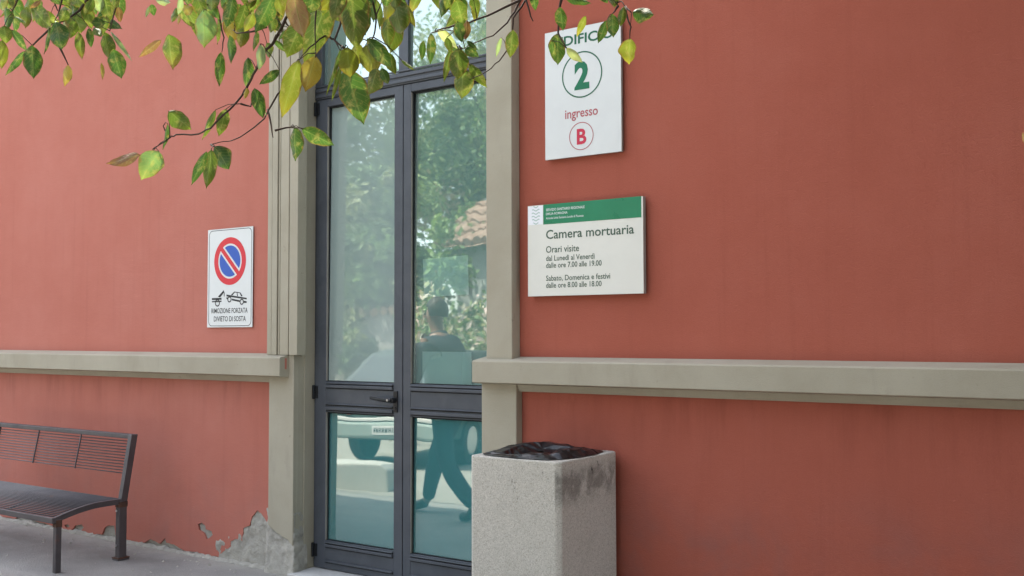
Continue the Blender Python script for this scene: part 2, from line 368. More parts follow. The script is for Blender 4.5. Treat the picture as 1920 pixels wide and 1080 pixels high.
# the crumbled grey mass under it
def lump_sheet(pts_fn, nu, nv, amp, sc, seed=0):
    m = MB(); vs = []
    for j in range(nv + 1):
        for i in range(nu + 1):
            p, nrm = pts_fn(i / nu, j / nv); q = noise.fractal(p * sc + Vector((seed, 0, 0)), 1.0, 2.0, 4)
            vs.append(p + nrm * q * amp)
    m.add(vs, [(j * (nu + 1) + i, j * (nu + 1) + i + 1, (j + 1) * (nu + 1) + i + 1, (j + 1) * (nu + 1) + i) for j in range(nv) for i in range(nu)]); return m
def foot_fn(u, v):
    # sweeps from the wall face across the pilaster front and round its door-side corner; bulges at the ground
    X0, X1 = W(405, 1043, 0).x, ll1
    bul = .035 * (1 - v) ** 2
    if u < .9:
        x = X0 + (X1 + .012 - X0) * u / .9
        t_ = min(1, max(0, (x - ll0 + .10) / .10)); t_ = t_ * t_ * (3 - 2 * t_)
        y = .0095 * (1 - t_) + (-PL + .012) * t_ - bul * (0.4 + .6 * t_)
        return Vector((x, y, -.02 + v * .42)), Vector((0, -1, 0))
    k = (u - .9) / .1
    return Vector((X1 + .012 + bul * .5 * (1 - v) - .012 * v, -PL + .012 - bul + k * (.1 + bul), -.02 + v * .42)), Vector((1, 0, 0))
lump_sheet(foot_fn, 130, 44, .010, 14).build('broken_plaster', M['bare'], bld, smooth=True)
# crumbs piled along the foot of the left wall
def crumb_fn(u, v):
    x = -12 + (ll0 + 12) * u; a = v * math.pi / 2; r = .022 + .030 * max(0, noise.noise(Vector((x * 4, 1, 0)))) + .012 * noise.noise(Vector((x * 19, 5, 0)))
    return Vector((x, .008 - r * 1.9 * math.sin(a), max(-.01, r * math.cos(a) - .006))), Vector((0, -.5, .8))
lump_sheet(crumb_fn, 520, 7, .010, 26, 4).build('crumbled_plaster', M['bare'], bld, smooth=True)
# left upper moulded architrave: bands parted by grooves
m = MB(); px = [498, 507, 518.5, 523, 540.5, 557]; pr = [PU - .012, PU - .004, PU - .008, PU - .003, PU]
for i in range(5):
    a, b = W(px[i], 600, -PU).x, W(px[i + 1], 600, -PU).x
    m.box(a + (.005 if i else 0), b - (.005 if i < 4 else 0), -pr[i], -.001, Z_RT + .012, Z_TOP + .1)
m.box(ul0 + .002, ul1 - .002, -PU + .022, -.0015, Z_RT + .012, Z_TOP + .1)
m.build('moulded_architrave', M['trim'], bld, bevel=.003)
m = MB(); m.box(ur0, ur1, -PU, -.001, Z_RT - .02, Z_TOP + .1); m.box(ur0 + .004, ur1 - .06, -.001, GD, Z_RT - .01, Z_TOP); m.build('pilaster', M['trim'], bld, bevel=.004)
m = MB(); m.box(lr0, lr1, -PL, -.001, 0, Z_RB + .04); m.box(lr0 - .001, lr0 + .03, -PL + .03, GD, 0, Z_RB + .03); m.build('pilaster', M['trim'], bld, bevel=.004)
m = MB(); m.box(ul0, ur1, -PU - .01, -.001, Z_TOP + .1, Z_TOP + .42); m.build('door_lintel', M['trim'], bld, bevel=.006)
# string course: sloped top, flat face, cove below
def course(x0, x1):
    prof = [(-.0005, Z_RT + .020), (-PR + .008, Z_RF), (-PR, Z_RF - .008), (-PR, Z_RB + .003), (-PR + .003, Z_RB), (-PR + .018, Z_RB - .002)]
    prof += [(-PR + .034, Z_RB - .004), (-.052, Z_RB - .010), (-.040, Z_RB - .036), (-.030, Z_RB - .048), (-.0005, Z_RB - .050)]
    loop = [Vector((x0, y, z)) for y, z in prof]
    m = MB(); m.extrude(loop, (x1 - x0, 0, 0)); return m
rl1 = W(524, 700, -PR).x; rr0 = W(885, 700, -PR).x
course(XL, rl1).build('string_course', M['trim'], bld, bevel=.002, angle=60)
course(rr0, XR).build('string_course', M['trim'], bld, bevel=.002, angle=60)
m = MB(); a = W(529.5, 690, -PR).x; m.box(rl1 - .001, rl1 + .0012, -PR + .045, -PR + .060, Z_RB + .045, Z_RB + .115)
m.build('red_paint_drip', M['red'], bld)
# doorstep
m = MB(); m.box(OPX0 + .002, OPX1 - .002, -PL - .05, .49, -.01, .028); m.build('doorstep', M['marble'], bld, bevel=.006)

# ---- the door
DX = lambda p: W(p, 700, GD).x
fx0, mid = DX(588.5), DX(755)
fx1 = OPX1 - .004
z_leaf_top = W(748, 161, GD).z; z_tr_top = W(748, 137, GD).z
z_gt = W(740, 178, GD + .01).z; z_gb = W(737, 719, GD + .01).z; z_lt = W(737, 779, GD + .01).z; z_lb = W(735, 1032, GD + .01).z; z_bot = .034
zt2 = Z_TOP - .05
TILT = -R(.60)                                                   # the old door hangs a touch out of plumb
def leaf(x0, x1, gx0, gx1, nm):
    o = MB(); y0, y1 = GD, GD + .055
    o.box(x0, gx0, y0, y1, z_bot, z_leaf_top); o.box(gx1, x1, y0, y1, z_bot, z_leaf_top)
    for a, b in ((z_bot, z_lb), (z_lt, z_gb), (z_gt, z_leaf_top)): o.box(gx0, gx1, y0 + .0015, y1 - .0015, a, b)
    ob = o.build('door_leaf', M['door'], bld, bevel=.0025)
    for zc, h in ((z_gb - .030, .020), (z_lt + .024, .020), (z_gb - .010, .008), (z_lb - .03, .018), (z_lb - .13, .012), (z_lt + .052, .007), (z_lb - .010, .008)):   # raised mouldings across the rails
        r = MB(); r.box(gx0 + .004, gx1 - .004, y0 - .013, y0 + .003, zc - h / 2, zc + h / 2); mo_ = r.build('moulding', M['door'], ob, bevel=.003)
        r = MB(); r.box(gx0 + .003, gx1 - .003, y0 - .0005, y0 + .003, zc - h / 2 - .007, zc - h / 2 - .0005); r.build('groove', M['gasket'], ob)
    b = MB()                                                     # glazing beads and gaskets
    for (a, c) in ((z_gb, z_gt), (z_lb, z_lt)):
        for (p, q, s_, t_) in ((gx0, gx0 + .007, a, c), (gx1 - .005, gx1, a, c), (gx0 + .007, gx1 - .005, a, a + .006), (gx0 + .007, gx1 - .005, c - .008, c)):
            b.box(p, q, y0 + .016, y0 + .045, s_, t_)
    b.build('gasket', M['gasket'], ob)
    e = MB()
    for (a, c) in ((z_gb, z_gt), (z_lb, z_lt)): e.box(gx0 + .0008, gx0 + .0035, y0 + .002, y0 + .016, a + .004, c - .004)
    e.build('glazing_bead', M['alu'], ob)
    for nm_, a, c in (('upper', z_gb, z_gt), ('lower', z_lb, z_lt)):
        zc = (a + c) / 2; q = MB(); hx, hz = (gx1 - gx0) / 2 - .002, (c - a) / 2 - .003
        q.add([(-hx, 0, -hz), (hx, 0, -hz), (hx, 0, hz), (-hx, 0, hz)], [(0, 1, 2, 3)])
        p = q.build('pane', M['glass_film'] if nm == 'left' and nm_ == 'upper' else M['glass_low' if nm_ == 'lower' else 'glass'], ob, loc=((gx0 + gx1) / 2, GD + .028, zc)); p.rotation_euler = (TILT, 0, 0)
    return ob
gl0, gl1 = DX(611), DX(738.5); gr0 = DX(769.5); gr1 = fx1 - (gr0 - mid) - .012
lf = leaf(fx0 + .022, mid - .003, gl0, gl1, 'left'); rf = leaf(mid + .003, fx1 - .014, gr0, gr1, 'right')
def backing(x0, x1, z0, z1, m_, par):
    q = MB(); q.box(x0 - .02, x1 + .02, GD + .0600, GD + .0620, z0 - .02, z1 + .02); q.build('frosted_blind', m_, par)
backing(gl0, gl1, z_gb, z_gt, M['blind_pale'], lf); backing(gl0, gl1, z_lb, z_lt, M['blind_teal'], lf)
backing(gr0, gr1, z_gb, z_gt, M['blind_teal'], rf); backing(gr0, gr1, z_lb, z_lt, M['blind_teal'], rf)
# hinges on the left leaf
for zc, y_ in ((W(592, 206, GD).z, 0), (W(592, 735, GD).z, 0), (W(590, 1030, GD).z, 0)):
    h = MB(); h.tube([(fx0 + .012, GD - .012, zc - .045), (fx0 + .012, GD - .012, zc + .045)], .0095, 10); h.box(fx0 + .010, fx0 + .04, GD - .006, GD + .002, zc - .04, zc + .04)
    h.build('hinge', M['gasket'], lf, bevel=.002)
# lever handle on the left leaf
hx = DX(743); hz = W(743, 754, GD).z
h = MB(); h.box(hx - .017, hx + .014, GD - .010, GD + .001, hz - .062, hz + .068)
h.tube([(hx - .002, GD - .008, hz + .012), (hx - .002, GD - .05, hz + .012)], .017, 14)
h.tube([(hx - .002, GD - .046, hz + .012), (hx - .03, GD - .055, hz + .012), (hx - .10, GD - .055, hz + .017), (hx - .17, GD - .05, hz + .024)], [.015, .013, .011, .009], 10)
h.tube([(hx, GD - .008, hz - .038), (hx, GD - .018, hz - .038)], .010, 12)
h.build('handle', M['black'], lf, bevel=.002)
h = MB(); h.tube([(hx - .018, GD - .048, hz + .014), (hx - .018, GD - .066, hz + .014)], .007, 10); h.build('handle_pin', M['chrome'], lf)  # bright steel stud standing for the highlight on the hub
# frame, transom
m = MB(); m.box(fx0, fx0 + .0195, GD + .006, GD + .07, z_bot, z_leaf_top + .02); m.box(fx1 - .0115, fx1, GD + .006, GD + .07, z_bot, z_leaf_top + .02)
m.build('door_frame', M['door'], bld, bevel=.002)
tr = MB(); tm0, tm1 = W(747.5, 90, GD).x, W(765, 90, GD).x
tr.box(fx0, fx1, GD - .004, GD + .07, z_leaf_top + .004, z_tr_top); tr.box(tm0, tm1, GD, GD + .06, z_tr_top, zt2); tr.box(fx0, fx0 + .06, GD, GD + .06, z_tr_top, zt2); tr.box(fx1 - .06, fx1, GD, GD + .06, z_tr_top, zt2)
tr.box(fx0, fx1, GD, GD + .06, zt2, Z_TOP)
for zc, h_ in ((z_leaf_top + .022, .018), (z_tr_top - .02, .022), (z_tr_top + .006, .012)): tr.box(fx0 + .01, fx1 - .01, GD - .014, GD - .002, zc - h_ / 2, zc + h_ / 2)
tro = tr.build('transom_window', M['door'], bld, bevel=.003)
for a, b in ((fx0 + .06, tm0), (tm1, fx1 - .06)):
    q = MB(); hx_, hz_ = (b - a) / 2, (zt2 - z_tr_top) / 2; q.add([(-hx_, 0, -hz_), (hx_, 0, -hz_), (hx_, 0, hz_), (-hx_, 0, hz_)], [(0, 1, 2, 3)])
    p = q.build('pane', M['glass'], tro, loc=((a + b) / 2, GD + .03, (zt2 + z_tr_top) / 2)); p.rotation_euler = (TILT, 0, 0)
    k = MB(); k.box(a, b, GD + .078, GD + .080, z_tr_top, zt2); k.build('frosted_blind', M['blind_teal'], tro)
# papers taped behind the right leaf's pane
def sheet(pts, label):
    y = GD + .036; c = [W(px, py, y) for px, py in pts]; m = MB(); m.extrude(c, (0, .0006, 0)); o = m.build('paper_sheet', M['paper']); tag(o, label, 'paper', 'papers taped behind the glass')
sheet([(793, 486), (877, 478), (879, 552), (795, 558)], 'upper white paper sheet behind the glass of the right door leaf')
sheet([(792, 659), (884, 660), (884, 735), (792, 735)], 'lower white paper sheet behind the right door glass, resting on the middle rail')

# ------------------------------------------------------------------ lettering
def text_part(s, p_left, p_right, plane_y, m_, parent, bold=0.0, name='lettering', cap=None, depth=.0006):
    """letters whose baseline runs between two photo points on the sign's face; cap: cap height in metres"""
    cu = bpy.data.curves.new('t', 'FONT'); cu.body = s; cu.size = 1; cu.offset = bold; cu.resolution_u = 3
    ob = bpy.data.objects.new('t', cu); col.objects.link(ob)
    me = bpy.data.meshes.new_from_object(ob.evaluated_get(bpy.context.evaluated_depsgraph_get()))
    bpy.data.objects.remove(ob); bpy.data.curves.remove(cu)
    n = len(me.vertices); co = np.empty(n * 3); me.vertices.foreach_get('co', co); co = co.reshape(-1, 3)
    a, b = W(*p_left, plane_y), W(*p_right, plane_y); width = b.x - a.x; z = (a.z + b.z) / 2
    x0, x1 = co[:, 0].min(), co[:, 0].max(); sx = width / (x1 - x0); sz = sx if cap is None else cap / .73
    out = np.stack([a.x + (co[:, 0] - x0) * sx, np.full(n, plane_y), z + co[:, 1] * sz], 1)
    mb = MB(); fs = [tuple(p.vertices) for p in me.polygons]; bpy.data.meshes.remove(me)
    inv = parent.matrix_basis.inverted()
    mb.add([inv @ Vector(p) for p in out], fs)
    return mb.build(name, m_, parent)
def ring_pts(c, r, n=64): return [(c.x + r * math.cos(2 * math.pi * k / n), c.z + r * math.sin(2 * math.pi * k / n)) for k in range(n)]
def disc(c, r0, r1, y, m_, parent, name, n=64):
    inv = parent.matrix_basis.inverted(); mb = MB()
    o = [inv @ Vector((x, y, z)) for x, z in ring_pts(c, r1, n)]
    if r0 > 0:
        i_ = [inv @ Vector((x, y, z)) for x, z in ring_pts(c, r0, n)]
        mb.add(o + i_, [(k, (k + 1) % n, (k + 1) % n + n, k + n) for k in range(n)])
    else: mb.add(o, [tuple(range(n))])
    return mb.build(name, m_, parent)
def flat_poly(pts, y, m_, parent, name):
    inv = parent.matrix_basis.inverted(); v = [inv @ Vector((p.x, y, p.z)) for p in pts]
    mb = MB(); mb.add(v, [tuple(t) for t in tessellate_polygon([v])]); return mb.build(name, m_, parent)
def rect_sign(name, label, px0, px1, pyt, pyb, proud, thick, m_face, m_edge, pxm=None):
    a = W(px0, pyt, -proud); b = W(px1, pyb, -proud)
    t = thing(name, label, 'sign', ((a.x + b.x) / 2, -proud, (a.z + b.z) / 2)); hx, hz = (b.x - a.x) / 2, (a.z - b.z) / 2
    m = MB(); m.box(-hx, hx, .0016, thick, -hz, hz); m.build('backing_plate', m_edge, t, bevel=.001)
    m = MB(); m.box(-hx, hx, 0, .0015, -hz, hz); m.build('panel', m_face, t)
    for s_ in (-1, 1):
        k = MB(); k.box(s_ * hx * .7 - hx * .1, s_ * hx * .7 + hx * .1, thick, proud - .001, -hz * .8, hz * .8); k.build('wall_bracket', m_edge, t)
    return t
# building number sign
P2 = .035
s2 = rect_sign('entrance_sign', 'white upright sign with a green 2 and a red B in circles', 1021.6, 1165.4, 63.1, 283.6, P2, .02, M['sign_white'], M['alu'])
fy = -P2 - .0008
text_part('EDIFICIO', (1044, 88.0), (1150, 70.0), fy, M['dgreen'], s2, .022, cap=.054)
c2 = W(1091, 139.5, fy); r2_ = (W(1091, 96, fy).z - W(1091, 183, fy).z) / 2
disc(c2, r2_ - .0072, r2_, fy, M['dgreen'], s2, 'circle')
text_part('2', (1077, 166), (1105, 163), fy, M['mgreen'], s2, .045, cap=W(1091, 115, fy).z - W(1091, 165, fy).z, name='numeral')
text_part('ingresso', (1059.6, 223), (1121, 214.5), fy, M['thin_red'], s2, .012, cap=.052)
c2 = W(1089.8, 255, fy); r2_ = (W(1089.8, 229, fy).z - W(1089.8, 281.5, fy).z) / 2
disc(c2, r2_ - .0042, r2_, fy, M['thin_red'], s2, 'circle')
text_part('B', (1081.5, 270.5), (1099.5, 268), fy, M['lred'], s2, .03, cap=W(1090, 241, fy).z - W(1090, 270, fy).z)
# mortuary sign
PC = .045
sc = rect_sign('notice_sign', 'cream sign with green header and the words Camera mortuaria', 989.6, 1206.8, 386.7, 550, PC, .03, M['sign_cream'], M['alu'])
fy = -PC - .0008
def quadpx(pts, y, m_, par, name): return flat_poly([W(a, b, y) for a, b in pts], y, m_, par, name)
a = W(1018.5, 382.5, fy); b = W(1202.5, 407.3, fy)
def rectw(x0, x1, z0, z1, y, m_, par, name): return flat_poly([Vector((x0, y, z0)), Vector((x1, y, z0)), Vector((x1, y, z1)), Vector((x0, y, z1))], y, m_, par, name)
rectw(a.x, b.x, b.z, W(1110, 375.8, fy).z, fy, M['green'], sc, 'header_band')
ztop = W(1000, 385.7, fy).z
rectw(W(990.3, 400, fy).x, W(1017.8, 400, fy).x, W(1004, 421.5, fy).z, ztop - .004, fy, M['sign_paper'], sc, 'logo_tile')
lx0, lx1 = W(997, 400, fy).x, W(1012.5, 400, fy).x; lz = W(1005, 403.5, fy).z
lg = MB(); inv = sc.matrix_basis.inverted()
for k in range(6):
    zz = lz + .045 - k * .018; half = (lx1 - lx0) / 2 * math.sqrt(max(.12, 1 - ((k - 2.5) / 3.1) ** 2)); cx = (lx0 + lx1) / 2; n = 16; top = []; bot = []
    for i in range(n + 1):
        x = cx - half + 2 * half * i / n; dz = .004 * math.sin((x - lx0) * 170); top.append((x, zz + dz + .003)); bot.append((x, zz + dz - .003))
    lg.add([inv @ Vector((x, fy - .0005, z)) for x, z in top + bot], [(i, i + 1, n + 2 + i, n + 1 + i) for i in range(n)])
lg.build('emblem', M['logo'], sc)
cap = lambda px: px * .00325
fy2 = fy - .0006
text_part('SERVIZIO SANITARIO REGIONALE', (1023.8, 395.8), (1096, 390.2), fy2, M['white_ink'], sc, .008, cap=cap(4.4))
text_part('EMILIA-ROMAGNA', (1023.8, 403.4), (1064, 400.5), fy2, M['white_ink'], sc, .004, cap=cap(4.2))
text_part('Azienda Unità Sanitaria Locale di Piacenza', (1023.8, 411.2), (1094, 406), fy2, M['white_ink'], sc, .004, cap=cap(3.8))
text_part('Camera mortuaria', (1023.8, 447.3), (1188.9, 438.4), fy, M['dgrey'], sc, .012, cap=cap(15.5))
text_part('Orari visite', (1023.8, 473.9), (1085.6, 470.8), fy, M['dgrey'], sc, .008, cap=cap(11.5))
for s, y0, x1, y1 in (('dal Lunedì al Venerdì', 488.9, 1114.9, 485.4), ('dalle ore 7.00 alle 19.00', 501.8, 1128, 498.5), ('Sabato, Domenica e festivi', 526.2, 1144, 522.6), ('dalle ore 8.00 alle 18.00', 539.5, 1128, 536.8)):
    text_part(s, (1023.8, y0), (x1, y1), fy, M['dgrey'], sc, .010, cap=cap(9.2))
# no-parking sign
PN = .012
sn = rect_sign('no_parking_sign', 'white no parking sign with a red and blue disc and tow away pictogram', 390.2, 473.0, 431.7, 613.2, PN, .003, M['sign_white'], M['alu'])
fy = -PN - .0008
c = W(431, 489.5, fy); ro = (W(431, 445, fy).z - W(431, 534.5, fy).z) / 2
disc(c, ro * .735, ro, fy, M['red_sign'], sn, 'red_ring'); 
def seg(c, r, d, sgn, n=40):                                       # one blue half beside the diagonal bar
    a0 = math.asin(d / r); pts = []
    for k in range(n + 1):
        a = a0 + (math.pi - 2 * a0) * k / n; pts.append((r * math.cos(a), r * math.sin(a)))
    rot = -math.radians(45) + (0 if sgn > 0 else math.pi)
    return [Vector((c.x + x * math.cos(rot) - z * math.sin(rot), 0, c.z + x * math.sin(rot) + z * math.cos(rot))) for x, z in pts]
for sg in (1, -1): flat_poly(seg(c, ro * .655, ro * .175, sg), fy, M['blue_sign'], sn, 'blue_field')
d = Vector((math.cos(R(-45)), 0, math.sin(R(-45)))); nn = Vector((d.z, 0, -d.x)) * ro * .095
flat_poly([c + d * ro * .76 + nn, c - d * ro * .76 + nn, c - d * ro * .76 - nn, c + d * ro * .76 - nn], fy - .0004, M['red_sign'], sn, 'red_bar')
def bar(pts): return [W(360 + x / 3.377, 400 + y / 3.377, fy) for x, y in pts]
tow = [[(126, 537), (187, 535), (187, 547), (126, 549)], [(126, 556), (187, 553), (187, 561), (126, 564)], [(164, 528), (201, 486), (203, 500), (178, 533)], [(202, 500), (206, 500), (206, 526), (202, 527)]]
for q in tow: flat_poly(bar(q), fy, M['ink'], sn, 'tow_truck_mark')
disc(W(360 + 161 / 3.377, 400 + 567 / 3.377, fy), .018, .026, fy - .0003, M['ink'], sn, 'tow_truck_mark', 24)
car_m = [[(218, 514), (346, 535), (347, 545), (218, 526)], [(252, 540), (302, 550), (302, 562), (252, 551)], [(218, 530), (226, 532), (224, 545), (218, 542)], [(325, 553), (346, 556), (346, 567), (325, 567)],
         [(246, 517), (268, 495), (274, 497), (256, 519)], [(268, 495), (305, 501), (305, 506), (270, 501)], [(300, 500), (307, 502), (320, 523), (311, 526)], [(283, 500), (287, 500), (291, 524), (285, 524)]]
for q in car_m: flat_poly(bar(q), fy, M['ink'], sn, 'car_mark')
for x, y in ((237, 545), (315, 560)): disc(W(360 + x / 3.377, 400 + y / 3.377, fy), .013, .021, fy - .0003, M['ink'], sn, 'car_mark', 24)
kap = lambda px: px * .00375
text_part('RIMOZIONE FORZATA', (396.4, 587.2), (464.2, 586.6), fy, M['ink'], sn, .006, cap=kap(9.6))
text_part('DIVIETO DI SOSTA', (400.9, 602.6), (460.7, 602), fy, M['ink'], sn, .006, cap=kap(9.8))
inv = sn.matrix_basis.inverted(); a_ = W(392.5, 433.5, fy); b_ = W(470.8, 611, fy); rr = .035
def rrect(x0, x1, z0, z1, r):
    pts = []
    for cx, cz, s_ in ((x1 - r, z1 - r, 0), (x0 + r, z1 - r, 90), (x0 + r, z0 + r, 180), (x1 - r, z0 + r, 270)):
        pts += [(cx + r * math.cos(R(s_ + k * 15)), cz + r * math.sin(R(s_ + k * 15))) for k in range(7)]
    return pts
o1 = rrect(a_.x, b_.x, b_.z, a_.z, rr); o2 = rrect(a_.x + .004, b_.x - .004, b_.z + .004, a_.z - .004, rr - .004); n = len(o1)
mb = MB(); mb.add([inv @ Vector((x, fy, z)) for x, z in o1 + o2], [(k, (k + 1) % n, (k + 1) % n + n, k + n) for k in range(n)]); mb.build('border_line', M['ink'], sn)

cb_ = MB(); rs = random.Random(17)
for k in range(150):
    x = rs.uniform(-10, OPX0); y = -.03 - abs(rs.gauss(0, .16)) if k % 4 else rs.uniform(-1.2, -.1); r_ = rs.uniform(.003, .010) if k % 6 else rs.uniform(.008, .018)
    vv = [(x + r_ * rs.uniform(.6, 1.2) * a, y + r_ * rs.uniform(.6, 1.2) * b, c_) for a, b, c_ in ((1, 0, .0), (0, 1, .0), (-1, 0, 0), (0, -1, 0))] + [(x + r_ * rs.uniform(-.4, .4), y + r_ * rs.uniform(-.4, .4), r_ * rs.uniform(.5, 1.1))]
    cb_.add(vv, [(0, 1, 4), (1, 2, 4), (2, 3, 4), (3, 0, 4)])
tag(cb_.build('plaster_crumbs', M['bare']), 'pale plaster crumbs scattered along the foot of the wall', 'debris', kind='stuff')
# ------------------------------------------------------------------ concrete litter bin with its liner
by0, by1 = -.60, -.035
bx0, bx1 = W(879, 900, by0).x, W(1049, 900, by0).x; bh = W(1045, 867, by0).z
bc = ((bx0 + bx1) / 2, (by0 + by1) / 2)
bt = thing('litter_bin', 'square washed concrete litter bin with soot stains beside the door', 'litter bin', (bc[0], bc[1], 0))
hx, hy = (bx1 - bx0) / 2, (by1 - by0) / 2; c = .022
def oct_(z, s=0): 
    a, b = hx - s, hy - s; return [(-a + c, -b, z), (a - c, -b, z), (a, -b + c, z), (a, b - c, z), (a - c, b, z), (-a + c, b, z), (-a, b - c, z), (-a, -b + c, z)]
rings = [oct_(0), oct_(bh), oct_(bh, .055), oct_(.12, .055)]
v = [p for r_ in rings for p in r_]; f = []
for k in range(3):
    for i in range(8): f.append((k * 8 + i, k * 8 + (i + 1) % 8, (k + 1) * 8 + (i + 1) % 8, (k + 1) * 8 + i))
f.append(tuple(24 + i for i in range(8)))
m = MB(); m.add(v, f); m.build('bin_body', M['bin'], bt, bevel=.008, seg=3, angle=30)
M['bag'] = mat('black_bin_liner', (.010, .010, .012), .34, spec=.5); t = NT(M['bag']); c_ = t.coord()
wv = t.n('ShaderNodeTexVoronoi', feature='DISTANCE_TO_EDGE'); wv.inputs['Scale'].default_value = 6; t.l(t.mapping(c_, (1, 1.6, 2)), wv.inputs['Vector'])
t.bump(t.math('ADD', t.math('MULTIPLY', t.fr(wv.outputs['Distance'], 0, .30), 1.0), t.math('MULTIPLY', t.noise(c_, 13, 3, .6, .8), .6)), .5, .02)
NA, NR = 260, 44; vs = []; random.seed(3)
for j in range(NR + 1):
    t_ = j / NR
    for i in range(NA):
        a = 2 * math.pi * i / NA; ca, sa = math.cos(a), math.sin(a)
        sq = 1 / max(abs(ca), abs(sa)) * .55 + .45 * 1.0            # between circle and square
        rad = (1.0 - .62 * t_); rx, ry = hx * .97 * rad, hy * .985 * rad
        z = bh + .004 + .016 * math.sin(min(1, t_ * 3.2) * math.pi * .55) - .10 * max(0, t_ - .55) ** 1.2
        p = Vector((ca * rx * min(sq, 1.16), sa * ry * min(sq, 1.16), z))
        q = Vector((p.x * 9, p.y * 9, t_ * 1.5)); q = Vector((p.x * 4.2, p.y * 3.0, t_ * .9)); cr = .022 + noise.noise(q + Vector((2.3, 0, 0))) * .014 - (1 - min(1, abs(noise.noise(q * 1.5 + Vector((7, 2, 0)))) * 5)) * .010 + (1 - min(1, abs(noise.noise(Vector((p.x * 13, p.y * 8, 4)))) * 4)) * .005
        rise = min(1, t_ * 5)
        p.z += (cr - .020) * rise + .012 * math.cos(a * 2 + .7) * rise
        rr_ = 1 + .05 * noise.noise(Vector((ca * 2.2, sa * 2.2, 3))) * (1 - t_); p.x *= rr_; p.y *= rr_
        p.z = max(p.z, bh + .003) if t_ < .1 else p.z
        vs.append(p)
m = MB(); m.add(vs, [(j * NA + i, j * NA + (i + 1) % NA, (j + 1) * NA + (i + 1) % NA, (j + 1) * NA + i) for j in range(NR) for i in range(NA)])
m.add([(x * 1, y * 1, bh - .14) for x, y in [(hx * .4 * math.cos(k * math.pi / 8), hy * .4 * math.sin(k * math.pi / 8)) for k in range(16)]], [tuple(range(16))])
bag = m.build('bin_liner', M['bag'], loc=(bc[0], bc[1], 0), smooth=True); tag(bag, 'crumpled black plastic bag lining the top of the concrete bin', 'bin bag')

# ------------------------------------------------------------------ bench
def solve_y(px, X):                                                # depth at which a photo column passes over world X
    lo, hi = -3.0, .3
    for _ in range(40):
        m_ = (lo + hi) / 2
        if W(px, 700, m_).x > X: lo = m_
        else: hi = m_
    return (lo + hi) / 2
RY = -.385                                                          # rear legs
BXR = W(227, 1000, RY).x
FY = solve_y(112, BXR); BXL = W(-2, 800, RY + .08).x - .02
bn = thing('bench', 'dark brown metal bench with wire rod back and curved seat', 'bench', (0, 0, 0))
SZ = W(232, 937, RY).z
def seat_prof(t):                                                   # t 0 at the back .. 1 at the front edge
    y = RY + .01 + (FY - RY - .03) * t; z = SZ - .058 * max(0, (t - .35) / .65) ** 1.7; return y, z
topz = W(250, 815, RY + .09).z; BT = RY + .11
for x in (BXR, BXL):
    l = MB(); l.box(x - .022, x + .022, RY - .03, RY + .03, .01, SZ - .012); l.box(x - .035, x + .035, RY - .045, RY + .045, 0, .012)
    lo = l.build('rear_leg', M['bench'], bn, bevel=.004)
    for zb in (.10, SZ - .075):
        k = MB(); k.tube([(x - .008, RY - .029, zb), (x - .008, RY - .036, zb)], .007, 8); k.build('bolt', M['chrome'], lo)
    k = MB(); k.box(x - .0245, x + .0245, RY - .0325, RY + .0325, SZ - .05, SZ - .013); k.build('rust_stain', M['rust'], lo); k = MB(); k.box(x - .036, x + .036, RY - .046, RY + .046, .0125, .02); k.build('foot_plate', M['rust'], lo)
    l = MB(); l.box(x - .018, x + .018, FY - .018, FY + .022, 0, SZ - .066); lo = l.build('front_leg', M['bench'], bn, bevel=.004)
    k = MB(); k.box(x - .0195, x + .0195, FY - .0195, FY + .0235, SZ - .115, SZ - .07); k.build('rust_stain', M['rust'], lo)
    u_ = MB(); prof = [(RY + .032, SZ - .02), (RY - .018, SZ - .02), (BT - .05, topz - .0), (BT - .0, topz + .003), (RY + .055, SZ + .12)]
    u_.extrude([Vector((x - .02, y, z)) for y, z in prof], (.04, 0, 0)); u_.build('backrest_post', M['bench'], bn, bevel=.003)
    sp = [seat_prof(t / 14) for t in range(15)]; lp = [Vector((x - .014, y, z + .006)) for y, z in sp] + [Vector((x - .014, y, z - .03)) for y, z in reversed(sp)]
    q = MB(); q.extrude(lp, (.028, 0, 0)); q.build('seat_side', M['bench'], bn)
q = MB(); y, z = seat_prof(1.0); q.box(BXL - .018, BXR + .018, y - .026, y + .002, z - .03, z + .007); q.build('seat_front_bar', M['bench'], bn, bevel=.004)
q = MB(); q.box(BXL - .019, BXR + .019, BT - .049, BT - .004, topz - .028, topz + .004); q.build('backrest_top_bar', M['bench'], bn, bevel=.004)
q = MB()
bl = lambda t: (RY - .005 + (BT - RY - .02) * t, SZ + (topz - SZ) * t)
for k in range(13):
    y, z = bl(.40 + .54 * k / 12); q.tube([(BXL, y, z), (BXR, y, z)], .0042, 6)
q.build('backrest_rods', M['bench'], bn, smooth=True)
L = BXR - BXL
for px_ in (155, 76):
    x = W(px_, 800, BT - .03).x
    y0, z0 = bl(.385); y1, z1 = bl(.985); q = MB(); q.tube([(x, y0 - .008, z0), (x, y1 - .008, z1)], .0055, 6); q.build('backrest_brace', M['bench'], bn)
    ys = [seat_prof(t / 8) for t in range(9)]; q = MB(); q.tube([(x, y, z - .006) for y, z in ys], .007, 6); q.build('seat_brace', M['bench'], bn)
q = MB()
for k in range(24):
    y, z = seat_prof((k + .5) / 24.5); q.tube([(BXL, y, z), (BXR, y, z)], .0052, 6)
q.build('seat_rods', M['bench'], bn, smooth=True)

